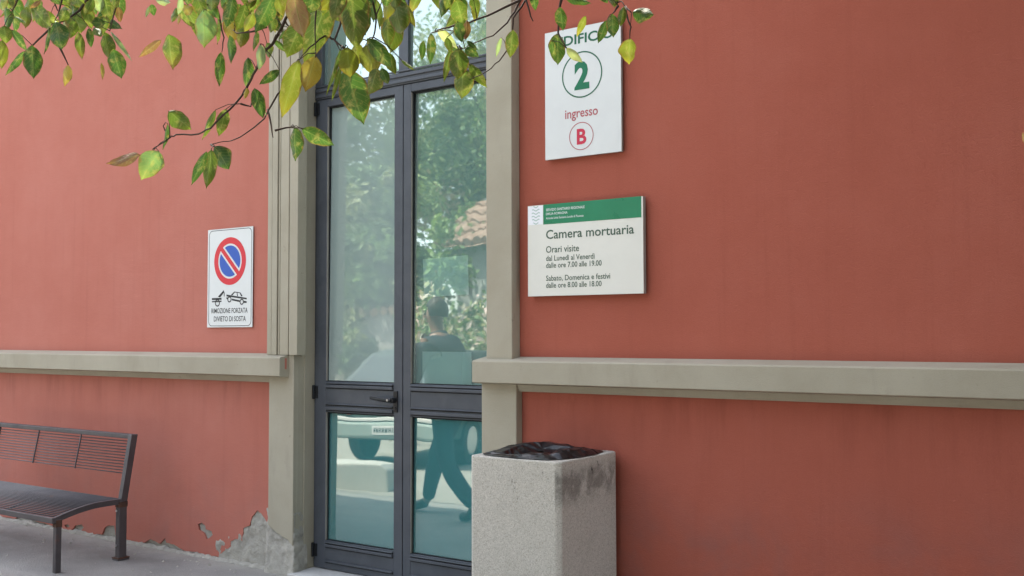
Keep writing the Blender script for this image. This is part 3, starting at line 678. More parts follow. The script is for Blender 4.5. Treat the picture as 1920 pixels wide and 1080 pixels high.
# ------------------------------------------------------------------ foliage helpers
def colour_mesh(me, cols):
    at = me.color_attributes.new('leaf_colour', 'FLOAT_COLOR', 'POINT'); at.data.foreach_set('color', np.asarray(cols, dtype=np.float32).ravel())
def cards(name, P, size, cols, parent, m_, flat=.35):
    """many small pointed leaves: P positions, one diamond-ish folded leaf each"""
    n = len(P); rs = np.random.RandomState(len(name) + n)
    d = rs.normal(size=(n, 3)); d[:, 2] -= .8; d /= np.linalg.norm(d, axis=1)[:, None]
    a = rs.normal(size=(n, 3)); a[:, 2] *= flat; a -= d * np.sum(a * d, 1)[:, None]; a /= np.linalg.norm(a, axis=1)[:, None]
    s = size * rs.uniform(.6, 1.35, n)[:, None]; nr = np.cross(d, a)
    v = np.stack([P, P + d * s * .45 + a * s * .27 + nr * s * .06, P + d * s, P + d * s * .45 - a * s * .27 + nr * s * .06], 1).reshape(-1, 3)
    me = bpy.data.meshes.new(name); i = np.arange(n) * 4
    me.from_pydata(v.tolist(), [], np.stack([i, i + 1, i + 2, i + 3], 1).tolist())
    colour_mesh(me, np.repeat(np.c_[cols, np.ones(n)], 4, 0)); me.materials.append(m_)
    o = bpy.data.objects.new(name, me); col.objects.link(o); o.parent = parent; return o
def tree(name, label, x, y, h, cr, trunk_r, cols, nleaf, size, z0f=.35, seed=0, group=None, cat='tree'):
    rs = np.random.RandomState(seed); t = thing(name, label, cat, (x, y, 0), 0, group); m = MB()
    top = Vector((rs.uniform(-.3, .3), rs.uniform(-.3, .3), h * .8))
    tp = [Vector((0, 0, -.05)), Vector((.03, 0, h * .12)), Vector((rs.uniform(-.15, .15), rs.uniform(-.15, .15), h * .4)), top]
    m.tube(tp, [trunk_r * 1.3, trunk_r, trunk_r * .75, trunk_r * .2], 10); ends = []
    for k in range(11):
        a = k * 2.4 + rs.uniform(-.4, .4); zz = h * rs.uniform(z0f * .8, .72); s = Vector((tp[2].x, tp[2].y, zz))
        e = Vector((math.cos(a) * cr * rs.uniform(.5, .95), math.sin(a) * cr * rs.uniform(.5, .95), zz + h * rs.uniform(.02, .22)))
        m.tube([s, s.lerp(e, .5) + Vector((0, 0, .12 * cr)), e], [trunk_r * .4, trunk_r * .22, .012], 6); ends += [e, s.lerp(e, .6) + Vector((0, 0, .1 * cr))]
    m.build('trunk', M['bark'], t, smooth=True)
    ends += [top, top + Vector((0, 0, h * .12)), top - Vector((0, 0, h * .12))]
    E = np.array([list(e) for e in ends]); cl = []
    for e in E:
        for _ in range(5): cl.append(e + rs.normal(size=3) * np.array([.28, .28, .20]) * cr)
    cl = np.array(cl); cl[:, 2] = np.clip(cl[:, 2], h * z0f, h * .97)
    idx = rs.randint(0, len(cl), nleaf); P = cl[idx] + rs.normal(size=(nleaf, 3)) * cr * rs.uniform(.05, .13, (len(cl), 1))[idx]
    pal = np.array(cols); cc = pal[rs.randint(0, len(pal), len(cl))][idx] * rs.uniform(.75, 1.25, (nleaf, 1))
    cards('crown', P, size, cc, t, M['far_leaf']); return t

# ------------------------------------------------------------------ the tree whose branches hang into the view
LC = dict(g=(.052, .105, .026), l=(.092, .135, .026), ly=(.165, .18, .03), y=(.34, .25, .05), b=(.19, .095, .05), s=(.26, .33, .19), w=(.50, .53, .30), bp=(.27, .15, .10), gy=(.12, .16, .035), sg=(.15, .24, .10))
TIPC = dict(gy=(.40, .22, .05), l=(.20, .22, .03), g=(.07, .13, .03), sg=(.30, .30, .06), ly=(.42, .33, .05), y=(.42, .24, .05), b=(.30, .13, .05), bp=(.42, .26, .14))
class LeafBuf:
    def __init__(s): s.v = []; s.f = []; s.c = []; s.uv = []
    def leaf(s, base, tip, wid, side, c0, c1, fold=.25, curl=.12, rs=random):
        """pointed oval leaf with midrib fold, arching along its length and a slightly wavy edge"""
        ax = tip - base; L = ax.length; d = ax.normalized(); sd = (side - d * side.dot(d)).normalized(); nr = d.cross(sd)
        NU, NV = 14, 4; o = len(s.v); ph = rs.uniform(0, 6); j1 = rs.uniform(.85, 1.15)
        for i in range(NU + 1):
            u = i / NU; uu = u ** .92
            hw = wid * .5 * (math.sin(math.pi * min(1, uu * 1.02)) ** .76 if 0 < u < 1 else 0) * (1.16 - .30 * u)
            if u > .86: hw *= .8
            for k in range(-NV // 2, NV // 2 + 1):
                q = k / (NV // 2); wob = 1 + .035 * math.sin(u * 17 * j1 + ph + q * 2)
                p = base + d * (L * u) + sd * (hw * q * wob) + nr * (abs(q) * hw * fold * 2 * (1 + .4 * math.sin(u * 9 + ph)) + curl * L * (u * u - u * .6) + .02 * L * math.sin(u * 8 + ph + q * 3))
                s.v.append(tuple(p)); s.uv.append((u, q, ph)); m_ = max(0, (u - .45) / .55) ** 1.4 * (.5 + .5 * abs(q)) if c1 is not None else 0
                cc = [a * (1 - m_) + b * m_ for a, b in zip(c0, c1 or c0)]
                if abs(q) < .1: cc = [x * 1.25 + .01 for x in cc]
                s.c.append((*cc, 1))
        w_ = NV + 1
        for i in range(NU):
            for k in range(NV): s.f.append((o + i * w_ + k, o + i * w_ + k + 1, o + (i + 1) * w_ + k + 1, o + (i + 1) * w_ + k))
    def build(s, name, parent):
        me = bpy.data.meshes.new(name); me.from_pydata(s.v, [], s.f); colour_mesh(me, s.c); me.materials.append(M['leaf'])
        at = me.attributes.new('leaf_pos', 'FLOAT_VECTOR', 'POINT'); at.data.foreach_set('vector', np.asarray(s.uv, dtype=np.float32).ravel())
        me.polygons.foreach_set('use_smooth', [True] * len(me.polygons)); o = bpy.data.objects.new(name, me); col.objects.link(o); o.parent = parent; return o
TX, TY = .80, -3.35
lt = thing('leafy_tree', 'leafy tree with yellowing leaves whose low branches hang across the red wall', 'tree', (TX, TY, 0))
toL = Matrix.Translation((-TX, -TY, 0))
# leaves of the hanging branches, measured one by one: base, tip, visible width (photo pixels), kind
SPRAYS = {
 'far_left': dict(z=2.75, leaves=[(11,14,15,54,20,'g'),(0,-10,5,20,25,'l'),(20,-8,14,16,22,'l'),(30,-5,41,31,17,'g'),(8,48,12,82,24,'l'),(4,75,3,130,20,'ly'),(22,56,50,96,18,'g'),(46,96,11,142,14,'g'),(60,85,63,147,31,'g'),(25,31,48,43,8,'g'),
   (76,2,55,16,8,'b'),(70,0,80,12,9,'l'),(95,27,88,56,15,'s'),(92,50,84,102,11,'g'),(104,40,116,92,37,'g'),(140,-12,150,14,28,'l'),(125,18,112,40,20,'l'),(138,20,152,62,36,'l'),(140,38,132,72,18,'l'),(158,3,172,55,24,'l'),(175,-8,188,24,28,'s'),
   (196,-5,205,42,28,'l'),(172,42,198,44,20,'g'),(186,32,229,54,20,'g'),(167,52,171,90,13,'g'),(147,60,154,112,16,'gy'),(176,52,190,68,14,'l'),(196,60,206,112,26,'l'),(212,92,228,148,30,'g'),(207,58,248,115,8,'s'),(128,122,121,162,22,'y'),(190,118,193,150,8,'y'),
   (222,12,226,42,12,'b'),(150,-20,160,20,26,'l'),(210,-18,216,16,22,'l'),(60,-18,66,8,20,'l')],
   twigs=[[(180,-40),(163,0),(150,18),(125,37),(112,42),(96,52)],[(120,-20),(110,22),(103,42)],[(95,-15),(108,20)],[(224,-25),(218,12),(212,36),(206,58)],[(96,52),(60,85),(46,97)],[(112,88),(128,122)],[(40,-20),(28,10),(22,25)]]),
 'left': dict(z=2.45, leaves=[(284,8,289,30,13,'g'),(292,0,320,5,14,'s'),(280,12,273,33,6,'s'),(302,75,259,108,14,'b'),(316,64,324,131,38,'gy'),(330,14,322,42,14,'l'),(340,-5,334,28,14,'s'),(336,25,334,46,8,'y'),(345,10,358,28,18,'y'),(382,18,383,90,43,'sg'),
   (366,-10,385,30,26,'l'),(388,8,412,36,18,'g'),(438,-5,424,52,26,'g'),(452,8,424,46,26,'l'),(462,8,444,58,26,'l'),(475,25,458,60,20,'ly'),(512,-8,478,62,36,'g'),(482,58,475,95,13,'l'),(512,32,508,62,20,'l'),(520,-5,530,30,18,'ly'),(431,66,433,119,19,'g'),
   (414,98,411,163,18,'g'),(465,108,461,168,23,'g'),(463,164,458,186,10,'y'),(488,82,486,133,19,'s'),(500,80,506,109,18,'l'),(513,74,539,99,11,'g'),(542,56,522,74,10,'g'),(544,58,563,82,14,'g'),(524,131,486,159,18,'g'),(477,165,494,222,24,'g'),(483,170,500,219,7,'w'),  # last entry: pale sliver painting the sunlit edge of the leaf before it
   (316,208,359,243,32,'l'),(315,232,306,281,10,'g'),(298,284,264,338,40,'sg'),(262,290,201,308,24,'b'),(284,286,262,300,16,'ly'),(404,206,378,262,14,'l'),(424,204,410,256,22,'l'),(402,274,430,318,36,'g'),(396,280,388,354,28,'l'),(388,284,358,346,20,'g'),
   (553,238,553,302,28,'g'),(566,242,627,273,30,'g'),(400,-14,396,20,26,'l'),(420,-12,428,22,24,'g'),(470,-14,466,18,26,'l'),(495,-16,500,14,22,'ly'),(350,-16,352,10,22,'g')],
   twigs=[[(600,-40),(560,5),(537,33),(512,82),(498,94),(480,130),(465,160),(452,181),(430,205),(395,240),(372,252),(330,253),(318,258),(300,270),(286,280)],[(560,110),(540,150),(520,178),(503,206),(496,222),(470,245),(440,262),(420,265),(396,271)],[(503,206),(508,235),(512,258)],
     [(400,-20),(410,30),(420,70),(416,98)],[(500,50),(470,60),(445,63),(436,56)],[(452,195),(470,200),(478,166)],[(516,244),(545,238),(570,241)],[(535,40),(545,55)],[(318,258),(306,236)],[(396,271),(402,275)]]),
 'middle': dict(z=1.95, leaves=[(550,-14,568,72,38,'bp'),(561,112,528,222,36,'ly'),(622,-12,568,125,50,'l'),(592,105,572,172,38,'y'),(588,-15,582,25,34,'g'),(655,-34,668,96,58,'l'),(697,-10,701,42,18,'g'),(652,88,656,146,40,'ly'),(686,84,702,142,42,'ly'),(688,72,736,128,30,'g'),
   (648,128,682,234,56,'g'),(728,98,742,140,20,'l'),(708,128,692,178,34,'l'),(715,128,728,158,18,'g'),(640,90,612,178,9,'l'),(640,120,622,190,9,'l'),(728,-14,724,14,22,'g'),(640,-25,622,40,34,'l'),(685,-20,680,40,30,'g'),(672,80,662,130,26,'ly'),(752,112,778,131,7,'l'),(610,-25,604,30,30,'l')],
   twigs=[[(690,-60),(660,-10),(640,40),(628,75),(645,92),(650,128)],[(600,-30),(590,40),(592,100)],[(628,75),(610,66),(580,90),(561,112)],[(690,-40),(705,30),(700,70),(690,84)]]),
 'right': dict(z=2.3, leaves=[(794,76,791,114,12,'g'),(808,62,806,121,18,'g'),(820,55,858,92,17,'w'),(858,40,866,80,22,'g'),(876,38,872,76,16,'b'),(876,76,896,94,10,'g'),(846,90,832,155,14,'l'),(860,90,858,150,38,'l'),(872,92,898,106,18,'g'),(868,128,866,186,38,'l'),(880,120,914,164,20,'l'),
   (862,-10,868,34,24,'g'),(886,-8,897,28,20,'l'),(845,-12,836,18,18,'l'),(962,56,956,109,25,'l'),(940,70,930,108,8,'s'),(1000,-10,1004,20,16,'g'),(850,85,880,128,20,'g'),(838,70,846,100,14,'l')],
   twigs=[[(1010,-30),(976,0),(930,22),(878,44),(862,60)],[(985,-20),(970,12),(952,42),(925,66),(888,80),(868,92)],[(990,-30),(984,2),(963,34),(959,84),(936,114),(912,134),(880,150)],[(984,-10),(993,25),(1000,40)],[(860,46),(830,54),(808,62)],[(864,90),(868,128)]]),
 'far_right': dict(z=2.6, leaves=[(1050,13,1056,58,23,'g'),(1060,-5,1108,5,18,'g'),(1046,62,1046,122,32,'g'),(1034,76,1040,110,14,'g'),(1062,90,1093,117,17,'w'),(1148,26,1150,70,24,'g'),(1138,38,1121,82,17,'g'),(1170,12,1163,50,16,'l'),(1186,22,1226,28,33,'g'),(1181,72,1180,121,34,'ly'),(1130,-16,1140,6,18,'g'),(1918,248,1919,268,4,'bp')],
   twigs=[[(1060,-30),(1050,10),(1046,62),(1062,90)],[(1120,-30),(1145,5),(1166,3),(1172,12)],[(1172,12),(1184,24)],[(1172,12),(1182,50),(1181,72)],[(1160,10),(1148,26)]]),
}
random.seed(11); cview = Vector(-_fw)
joints = []
for nm, S in SPRAYS.items():
    z0 = S['z']; tw = MB(); roots = []; allp = []
    for k, line in enumerate(S['twigs']):
        zz = z0 + (k % 3) * .04; P = [WZ(px_, py_, zz + .03 * math.sin(i * 1.3 + k)) for i, (px_, py_) in enumerate(line)]
        fine = []                                                    # smoothed polyline
        for i in range(len(P) - 1):
            for j in range(3): fine.append(P[i].lerp(P[i + 1], j / 3) + Vector((random.uniform(-1, 1), random.uniform(-1, 1), random.uniform(-1, 1))) * .0012)
        fine.append(P[-1]); n = len(fine); allp += fine
        tw.tube([toL @ p for p in fine], [(.0042 if k == 0 else .0028) * z0 / 2.4 * (1 - .72 * i / n) for i in range(n)], 6)
        if line[0][1] < 0 : roots.append(P[0])
    joints.append((z0, roots)); S['pts'] = allp
    lb = LeafBuf()
    for (bx, by_, tx, ty, wd, kd) in S['leaves']:
        zz = z0 + random.uniform(-.12, .12); dz = random.uniform(-.022, .022)
        a = WZ(bx, by_, zz); b = WZ(tx, ty, zz + dz); wid = wd / F * zz
        rt_ = Vector(_r2) * 1.0; d_ = (b - a).normalized(); sd = d_.cross(cview)
        tilt = random.uniform(-.5, .5); sd = (sd * math.cos(tilt) + cview * math.sin(tilt)); wid /= math.cos(tilt)
        c0 = LC[kd]; jit = random.uniform(.85, 1.2); c0 = tuple(x * jit for x in c0)
        lb.leaf(toL @ a, toL @ b, wid, sd, c0, TIPC.get(kd), random.uniform(.08, .3), random.uniform(-.10, .14))
        near_ = min(allp, key=lambda p: (p - a).length_squared)
        if .004 < (near_ - a).length < .075:
            md = near_.lerp(a, .5) + Vector((0, 0, .006)); tw.tube([toL @ near_, toL @ md, toL @ a, toL @ a.lerp(b, .06)], [.0013, .0010, .0009, .0007], 5)
    ex = {'far_left': (0, 235, 32), 'left': (330, 560, 34), 'middle': (560, 770, 34), 'right': (780, 900, 8), 'far_right': (1040, 1160, 2)}[nm]
    for q in range(ex[2]):
        bx = random.uniform(ex[0], ex[1]); by_ = random.uniform(-60, 14) if q % 3 else random.uniform(-10, 44); ln = random.uniform(38, 66) * 2.4 / z0; kd = random.choice('gglllly') if q % 7 else 'ly'
        if kd == 'y' and q % 2: kd = 'gy'
        zz = z0 + random.uniform(-.05, .35); an = random.gauss(math.pi / 2, .55); a = WZ(bx, by_, zz); b = WZ(bx + math.cos(an) * ln, by_ + math.sin(an) * ln, zz + random.uniform(-.04, .04))
        sd = (b - a).normalized().cross(cview); tilt = random.uniform(-.9, .9); sd = sd * math.cos(tilt) + cview * math.sin(tilt); j_ = random.uniform(.8, 1.2)
        lb.leaf(toL @ a, toL @ b, (b - a).length * random.uniform(.34, .56), sd, tuple(x * j_ for x in LC[kd]), TIPC.get(kd), random.uniform(.08, .3), random.uniform(-.1, .14))
    to = tw.build('branch', M['twig'], lt, smooth=True)
    lb.build('leaves', to)
# trunk, limbs reaching over the view, and the rest of the crown
m = MB(); m.tube([(0, 0, -.05), (.02, .0, .5), (-.04, .03, 1.5), (-.12, -.02, 2.4)], [.17, .13, .115, .10], 14); m.build('trunk', M['bark'], lt, smooth=True)
lm = MB(); crown_pts = []
fork = Vector((-.12, -.02, 2.4))
for z0, roots in joints:
    for r_ in roots:
        e = toL @ r_; mid_ = fork.lerp(e, .55) + Vector((0, 0, .75)); near = e + Vector((.10, .02, .30))
        lm.tube([fork, fork.lerp(mid_, .5) + Vector((0, 0, .18)), mid_, near, e], [.05, .035, .022, .009, .0045], 7)
rs = np.random.RandomState(5); cc_ = Vector((.55 - TX, -2.8 - TY, 4.9))
for k in range(26):
    a = k * 2.4 + .6; rr_ = math.sqrt((k + .5) / 26); e = cc_ + Vector((math.cos(a) * 2.1 * rr_, math.sin(a) * 2.1 * rr_, rs.uniform(-1.0, 1.2) * math.sqrt(max(.1, 1 - rr_ * rr_)))); mid_ = fork.lerp(e, .5) + Vector((0, 0, .25))
    lm.tube([fork, mid_, e], [.055, .03, .008], 7); crown_pts += [e, mid_.lerp(e, .6)]
lm.build('limb', M['bark'], lt, smooth=True)
P = []; pal = np.array([LC['g'], LC['l'], LC['l'], LC['ly']])
for e in crown_pts:
    for _ in range(330): P.append(np.array(e) + rs.normal(size=3) * np.array([.42, .42, .34]))
P = np.array(P); P = P[(P[:, 2] > 3.55) & (P[:, 1] + TY < -.2) & (P[:, 0] + TX > -1.75)]
cards('crown', P, .19, pal[rs.randint(0, 4, len(P))], lt, M['far_leaf'])  # unseen crown widened and thickened to shade the right wall

# ------------------------------------------------------------------ across the yard (seen mirrored in the door) and unseen added evergreens
GREENS = [(.13, .20, .08), (.17, .25, .10), (.22, .29, .12), (.09, .14, .06), (.28, .30, .16)]
WARM = [(.20, .25, .10), (.30, .28, .15), (.38, .30, .22), (.15, .20, .09)]
spec_ = [(-16.2, -17.5, 11.5, 3.4, GREENS, 7), (-18.6, -12.4, 8.6, 3.0, GREENS, 1), (-20.5, -13.5, 9.5, 3.6, WARM, 2), (-12.4, -19.5, 11.0, 3.4, WARM, 3), (-26, -17, 10.5, 4.0, GREENS, 4), (-14.3, -10.9, 5.4, 1.2, GREENS, 5), (-17.5, -19, 11.0, 3.6, GREENS, 6)]
labs = ['wide green tree mirrored straight above the tiled roof in the right door pane', 'broad green tree mirrored in the middle of the left door pane', 'tall yellowing tree mirrored at the left of the door glass', 'tall thinning tree mirrored at the top of the right door pane', 'largest dark tree mirrored far back in the door glass',
        'small green tree mirrored left of the tiled roof in the right door pane', 'tallest green tree mirrored behind the tiled roof in the door glass']
for (x, y, h, cr, pal_, sd), lab in zip(spec_, labs):
    tree('broadleaf_tree', lab, x, y, h, cr, .2, pal_, 30000, .16, .22, sd, 'trees across the yard')
DARK = [(.045, .065, .024), (.055, .08, .03), (.06, .07, .03)]  # unseen evergreens, added to cut skylight on the right wall
for (x, y, h, cr, sd), lab in zip([(2.6, -4.6, 9.5, 2.1, 32), (2.9, -8.2, 9.0, 2.3, 33), (.2, -9.6, 8.0, 2.0, 34)], ['tallest dense dark evergreen right of the leafy tree', 'dense dark evergreen standing behind the tallest one', 'dense dark evergreen standing out in the yard']):
    tree('evergreen_tree', lab, x, y, h, cr, .18, DARK, 16000, .34, .06, sd, 'dense evergreens on the right')
M['yard_wall'] = stucco_trim('yard_wall_plaster', (.30, .29, .27), (.24, .23, .21)); M['tile'] = painted('terracotta_tile', (.30, .185, .135), (.40, .285, .225), .85, spec=.15, scale=9)
wl = thing('garden_wall', 'pale garden wall with terracotta coping across the yard', 'wall', (-18, -10.2, 0), R(-6))
m = MB(); m.box(-14, 5.0, -.12, .12, 0, 2.15); m.build('masonry', M['yard_wall'], wl)
m = MB()
for k in range(76):
    x = -14 + k * .25; m.tube([(x + .125, -.2, 2.22), (x + .125, 0, 2.27), (x + .125, .2, 2.22)], .1, 8)
m.build('tile_coping', M['tile'], wl)
hs = thing('tiled_house', 'low house with a terracotta tiled roof mirrored in the right door pane', 'house', (-10.1, -12.5, 0), R(2))
M['house'] = stucco_trim('house_plaster', (.36, .37, .35), (.28, .29, .28))
m = MB(); m.box(-3.6, 6, -5, 0, 0, 3.75); m.build('house_wall', M['house'], hs)
rf = MB(); ang = math.atan2(1.7, 2.7)
for k in range(46):
    x = -3.95 + k * .225
    for r_ in range(8):
        y0 = .35 - r_ * .38; z0 = 3.72 + r_ * .38 * math.tan(ang) + .012 * (k * 7 % 3); y1 = y0 - .44; z1 = z0 + .40 * math.tan(ang)
        rf.tube([(x, y0, z0 + .05), (x, y1, z1 + .02)], [.105, .085], 7)
rf.add([(-4.05, .34, 3.7), (6.3, .34, 3.7), (6.3, -2.7, 3.7 + 3.04 * math.tan(ang)), (-4.05, -2.7, 3.7 + 3.04 * math.tan(ang))], [(0, 1, 2, 3)])
rf.add([(-4.05, -5.3, 3.7), (6.3, -5.3, 3.7), (6.3, -2.7, 3.7 + 3.04 * math.tan(ang)), (-4.05, -2.7, 3.7 + 3.04 * math.tan(ang))], [(0, 1, 2, 3)])
rf.build('roof', M['tile'], hs)
wf = MB(); wf.box(-1.6, -.6, -.02, .03, 1.1, 2.5); wo = wf.build('window', M['door'], hs, bevel=.01); gq = MB(); gq.box(-1.52, -.68, .031, .034, 1.18, 2.42); gq.build('window_glass', M['black'], wo)
# pale flowering bush in front of the house
bs = thing('flowering_bush', 'pale flowering bush mirrored at the right edge of the right door pane', 'bush', (-9.9, -8.4, 0))
rs = np.random.RandomState(21); cl = rs.normal(size=(60, 3)) * np.array([.7, .6, .5]) + np.array([0, 0, 1.45]); idx = rs.randint(0, 60, 5000)
P = cl[idx] + rs.normal(size=(5000, 3)) * .14; P = P[P[:, 2] > .05]; pal = np.array(GREENS + [(.62, .52, .47), (.55, .5, .42), (.6, .45, .42)])
sm = MB()
for k in range(9): a = k * .7; sm.tube([(0, 0, -.02), (.3 * math.cos(a), .3 * math.sin(a), .6), (.7 * math.cos(a), .5 * math.sin(a), 1.2)], [.025, .018, .006], 6)
sm.build('stems', M['bark'], bs, smooth=True)
cards('foliage', P, .13, pal[rs.randint(0, len(pal), 60)][idx][:len(P)], bs, M['far_leaf'])
# concrete block at the edge of the yard
M['block'] = stucco_trim('pale_concrete', (.50, .49, .45), (.42, .41, .37))
kb = MB(); kb.extrude([(-.95, 0, 0), (.95, 0, 0), (.92, 0, .22), (.86, 0, .27), (-.86, 0, .27), (-.92, 0, .22)], (0, .3, 0))
kb = kb.build('kerb_block', M['block'], loc=(-8.05, -3.05, 0), bevel=.02); kb.rotation_euler = (0, 0, R(-12)); tag(kb, 'low pale concrete kerb block mirrored in the lower left door pane', 'kerb block')

# ------------------------------------------------------------------ parked car, its rear towards the door
M['car'] = painted('grey_green_car_paint', (.05, .065, .063), (.045, .058, .056), .55, spec=.2); M['car_glass'] = mat('car_glass', (.03, .04, .045), .25, spec=.25); M['tyre'] = mat('tyre_rubber', (.02, .02, .02), .8)
M['bumper'] = mat('bumper_plastic', (.34, .40, .37), .5); M['lamp'] = mat('rear_lamp', (.45, .04, .03), .2, spec=.6); M['plate'] = mat('plate_white', (.75, .76, .74), .4); M['lightbar'] = mat('white_trim', (.8, .8, .78), .3)
cr_ = thing('parked_car', 'grey green parked car mirrored in the lower left door pane, plate towards the door', 'car', (-8.97, -6.5, 0), R(-14))
prof = [(2.05, .34), (2.08, .60), (2.02, .86), (1.86, .95), (1.30, 1.40), (.95, 1.46), (-.25, 1.45), (-.9, 1.0), (-1.85, .86), (-2.0, .6), (-1.98, .34)]     # y (rear positive), z
def car_section(y, z):
    hw = .83 - (.20 * max(0, (z - .9) / .55)) - (.06 if abs(y) > 1.95 else 0); return hw
v = []; 
for y, z in prof: v.append((-car_section(y, z), y, z))
for y, z in prof: v.append((car_section(y, z), y, z))
n = len(prof); fs = [(i, (i + 1) % n, (i + 1) % n + n, i + n) for i in range(n)]
tr_ = tessellate_polygon([[Vector((0, y, z)) for y, z in prof]]); fs += [tuple(t) for t in tr_] + [tuple(i + n for i in t) for t in tr_]
m = MB(); m.add(v, fs); m.build('body', M['car'], cr_, bevel=.05, seg=3, angle=18)
def lerp2(a, b, t): return (a[0] + (b[0] - a[0]) * t, a[1] + (b[1] - a[1]) * t)
def car_window(nm, a, b, off):
    m = MB(); p0, p1 = lerp2(a, b, .1), lerp2(a, b, .9); o_ = Vector((0, off[0], off[1])); q = []
    for (y, z), s_ in ((p0, -1), (p0, 1), (p1, 1), (p1, -1)): q.append(Vector((s_ * (car_section(y, z) - .10), y, z)) + o_)
    m.extrude(q, o_ * .6); m.build(nm, M['car_glass'], cr_, bevel=.008)
car_window('rear_window', (1.86, .95), (1.30, 1.40), (.009, .012)); car_window('windscreen', (-.25, 1.45), (-.9, 1.0), (-.009, .012))
for s_ in (-1, 1):
    for (y0, y1, y2, y3) in ((-.72, .25, .25, -.28), (.33, 1.35, 1.15, .33)):
        q = [Vector((s_ * (car_section(0, z) + .004), y, z)) for y, z in ((y0, 1.0), (y1, 1.0), (y2, 1.36), (y3, 1.36))]; m = MB(); m.extrude(q, (s_ * .006, 0, 0)); m.build('side_window', M['car_glass'], cr_)
    for y in (1.28, -1.3):
        wm = MB(); x = s_ * .72; wm.tube([(x - .09, y, .31), (x + .09, y, .31)], .31, 28); wo = wm.build('wheel', M['tyre'], cr_, bevel=.02)
        rm = MB(); rm.tube([(x + s_ * .075, y, .31), (x + s_ * .098, y, .31)], [.2, .17], 20); rm.build('rim', M['chrome'], wo)
    lmp = MB(); lmp.box(s_ * .62 - .13, s_ * .62 + .13, 2.03, 2.085, .66, .80); lmp.build('rear_light', M['lamp'], cr_, bevel=.012)
m = MB(); m.box(-.84, .84, 1.98, 2.13, .36, .56); m.build('bumper', M['bumper'], cr_, bevel=.03)
m = MB(); m.box(-.80, .80, 2.00, 2.10, .575, .625); m.build('bumper_strip', M['lightbar'], cr_, bevel=.01)
pm = MB(); pm.box(-.18, .18, 2.131, 2.139, .41, .52); po = pm.build('number_plate', M['plate'], cr_, bevel=.004)
pm = MB(); rs = random.Random(4)
for k in range(7):
    x = -.15 + k * .045; pm.box(x, x + .009, 2.1395, 2.1405, .435, .495); pm.box(x + .021, x + .030, 2.1395, 2.1405, .435, .495); pm.box(x + .009, x + .021, 2.1395, 2.1405, .46 + rs.uniform(-.02, .02), .475)
pm.build('plate_marks', M['ink'], po)

# ------------------------------------------------------------------ the passer-by mirrored in the right leaf
def skin(name, V, E, mats, parent, sub=2):
    me = bpy.data.meshes.new(name); me.from_pydata([v[:3] for v in V], E, []); o = bpy.data.objects.new(name, me); col.objects.link(o)
    o.modifiers.new('skin', 'SKIN').use_smooth_shade = True
    if not me.skin_vertices: me.skin_vertices.new() if hasattr(me.skin_vertices, 'new') else None
    for i, v in enumerate(V): me.skin_vertices[0].data[i].radius = (v[3], v[4] if len(v) > 4 else v[3])
    me.skin_vertices[0].data[0].use_root = True
    s = o.modifiers.new('sub', 'SUBSURF'); s.levels = sub; s.render_levels = sub
    dg = bpy.context.evaluated_depsgraph_get(); nm = bpy.data.meshes.new_from_object(o.evaluated_get(dg)); bpy.data.objects.remove(o); bpy.data.meshes.remove(me)
    nm.name = name; nm.materials.clear(); nm.materials.append(mats); nm.polygons.foreach_set('use_smooth', [True] * len(nm.polygons))
    r = bpy.data.objects.new(name, nm); col.objects.link(r); r.parent = parent; return r
M['skin'] = mat('skin', (.22, .125, .09), .5); M['cloth'] = painted('dark_jacket', (.035, .04, .05), (.028, .032, .04), .9, spec=.1); M['jeans'] = painted('dark_trousers', (.03, .035, .05), (.024, .028, .042), .9, spec=.1)
M['hair'] = mat('dark_hair', (.02, .015, .012), .6); M['shoe'] = mat('dark_shoe', (.02, .02, .022), .5)
pr_ = thing('person', 'person in dark jacket and trousers walking past, mirrored in the right door pane', 'person', (-5.62, -2.1, 0), R(180)); pr_.scale = (1.06, 1.06, 1.06)   # walks along local +x
# local: x forward, y left, z up
hip = (0, 0, .93)
V = [(0, 0, .93, .12, .15), (.02, 0, 1.10, .105, .14), (.05, 0, 1.28, .11, .16), (.07, 0, 1.42, .08, .15), (.09, 0, 1.50, .05), (.115, 0, 1.58, .055), (.13, 0, 1.66, .085, .075), (.12, 0, 1.74, .07)]
E = [(0, 1), (1, 2), (2, 3), (3, 4), (4, 5), (5, 6), (6, 7)]
def chain_(pts, start):
    k = len(V)
    for i, p in enumerate(pts): V.append(p); E.append((start if i == 0 else k + i - 1, k + i))
    return len(V) - 1
JL = [(.0, .10, .87, .085), (.20, .11, .52, .058), (.22, .11, .40, .055), (.30, .11, .10, .038), (.40, .11, .055, .035), (.50, .11, .03, .025)]
JR = [(-.01, -.10, .87, .085), (-.06, -.11, .50, .058), (-.12, -.11, .38, .055), (-.38, -.11, .13, .038), (-.32, -.11, .05, .035), (-.24, -.11, .03, .025)]
chain_(JL, 0); chain_(JR, 0)
AL = [(.06, .19, 1.42, .055), (-.06, .24, 1.15, .04), (.02, .24, .92, .028), (.05, .235, .85, .03, .018)]
AR = [(.06, -.19, 1.42, .055), (.12, -.24, 1.15, .04), (.26, -.22, .96, .028), (.32, -.215, .91, .03, .018)]
for arm, s_ in ((AL, 1), (AR, -1)):
    h_ = chain_(arm, 3); hx_, hy_, hz_ = V[h_][:3]
    for k, (fl) in enumerate((.07, .082, .078, .06)):
        ox = .026 - k * .017; chain_([(hx_ + ox + .012, hy_, hz_ - .04, .0085), (hx_ + ox + .016, hy_ - s_ * .008, hz_ - .04 - fl * .5, .008), (hx_ + ox + .01, hy_ - s_ * .022, hz_ - .04 - fl, .007)], h_)
    chain_([(hx_ + .045, hy_ - s_ * .012, hz_ - .012, .010), (hx_ + .062, hy_ - s_ * .02, hz_ - .045, .008)], h_)
skin('body', V, E, M['skin'], pr_)
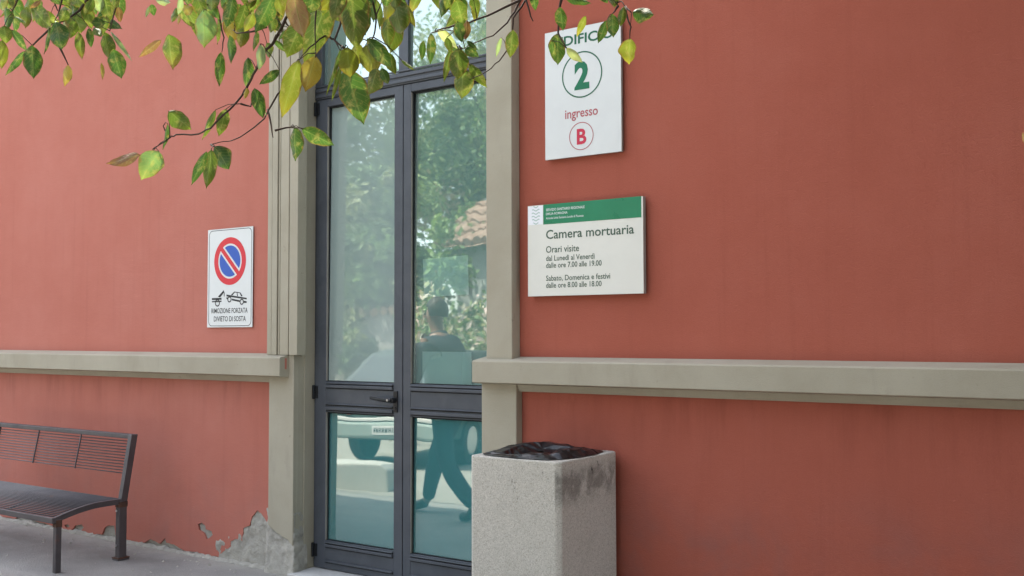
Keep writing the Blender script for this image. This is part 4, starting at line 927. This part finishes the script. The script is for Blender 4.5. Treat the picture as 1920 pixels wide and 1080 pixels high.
for sd_ in (1, -1):
    ey = MB(); c_ = Vector((.213, sd_ * .031, 1.672)); ey.tube([c_ - Vector((.012, 0, 0)), c_ + Vector((.004, 0, 0))], [.012, .006], 10); ey.build('eye', M['hair'], pr_)
nz = MB(); nz.tube([(.205, 0, 1.685), (.236, 0, 1.645), (.205, 0, 1.635)], [.008, .014, .01], 8); nz.build('nose', M['skin'], pr_, smooth=True)
mo = MB(); mo.tube([(.198, -.025, 1.608), (.212, 0, 1.606), (.198, .025, 1.608)], [.004, .007, .004], 8); mo.build('mouth', mat('lips', (.35, .14, .12), .5), pr_, smooth=True)
def grow(pts, k): return [(*p[:3], *[r_ + k for r_ in p[3:]]) for p in pts]
V = grow([(0, 0, .90, .13, .165), (.02, 0, 1.10, .115, .15), (.05, 0, 1.28, .12, .17), (.07, 0, 1.42, .10, .165), (.085, 0, 1.475, .075), (.095, 0, 1.53, .062)], .022); E = [(0, 1), (1, 2), (2, 3), (3, 4), (4, 5)]
chain_(grow(AL[:3], .02), 3); chain_(grow(AR[:3], .02), 3); skin('jacket', V, E, M['cloth'], pr_)
V = grow([(0, 0, .96, .125, .15), (0, 0, .88, .13, .15)], .012); E = [(0, 1)]; chain_(grow(JL[:4], .022), 1); chain_(grow(JR[:4], .022), 1); skin('trousers', V, E, M['jeans'], pr_)
for J in (JL, JR):
    V = [(*J[3][:2], J[3][2] - .01, .05), (J[4][0], J[4][1], J[4][2] - .005, .05, .04), (J[5][0] + .02, J[5][1], J[5][2] + .004, .032, .04)]; E = [(0, 1), (1, 2)]; skin('shoe', V, E, M['shoe'], pr_)
hm = MB(); NA_, NR_ = 28, 14; vs = []
for j in range(NR_ + 1):
    for i in range(NA_):
        a = 2 * math.pi * i / NA_; th_ = math.pi * .66 * j / NR_; low_ = 1.0 if math.cos(a) < .3 else .62
        th_ *= low_; q_ = 1 + .05 * noise.noise(Vector((math.cos(a) * 3, math.sin(a) * 3, th_ * 3)))
        vs.append((.112 + .108 * math.sin(th_) * math.cos(a) * q_ - .01, .092 * math.sin(th_) * math.sin(a) * q_, 1.705 + .108 * math.cos(th_) * q_))
hm.add(vs, [(j * NA_ + i, j * NA_ + (i + 1) % NA_, (j + 1) * NA_ + (i + 1) % NA_, (j + 1) * NA_ + i) for j in range(NR_) for i in range(NA_)])
hm.build('hair', M['hair'], pr_, smooth=True)
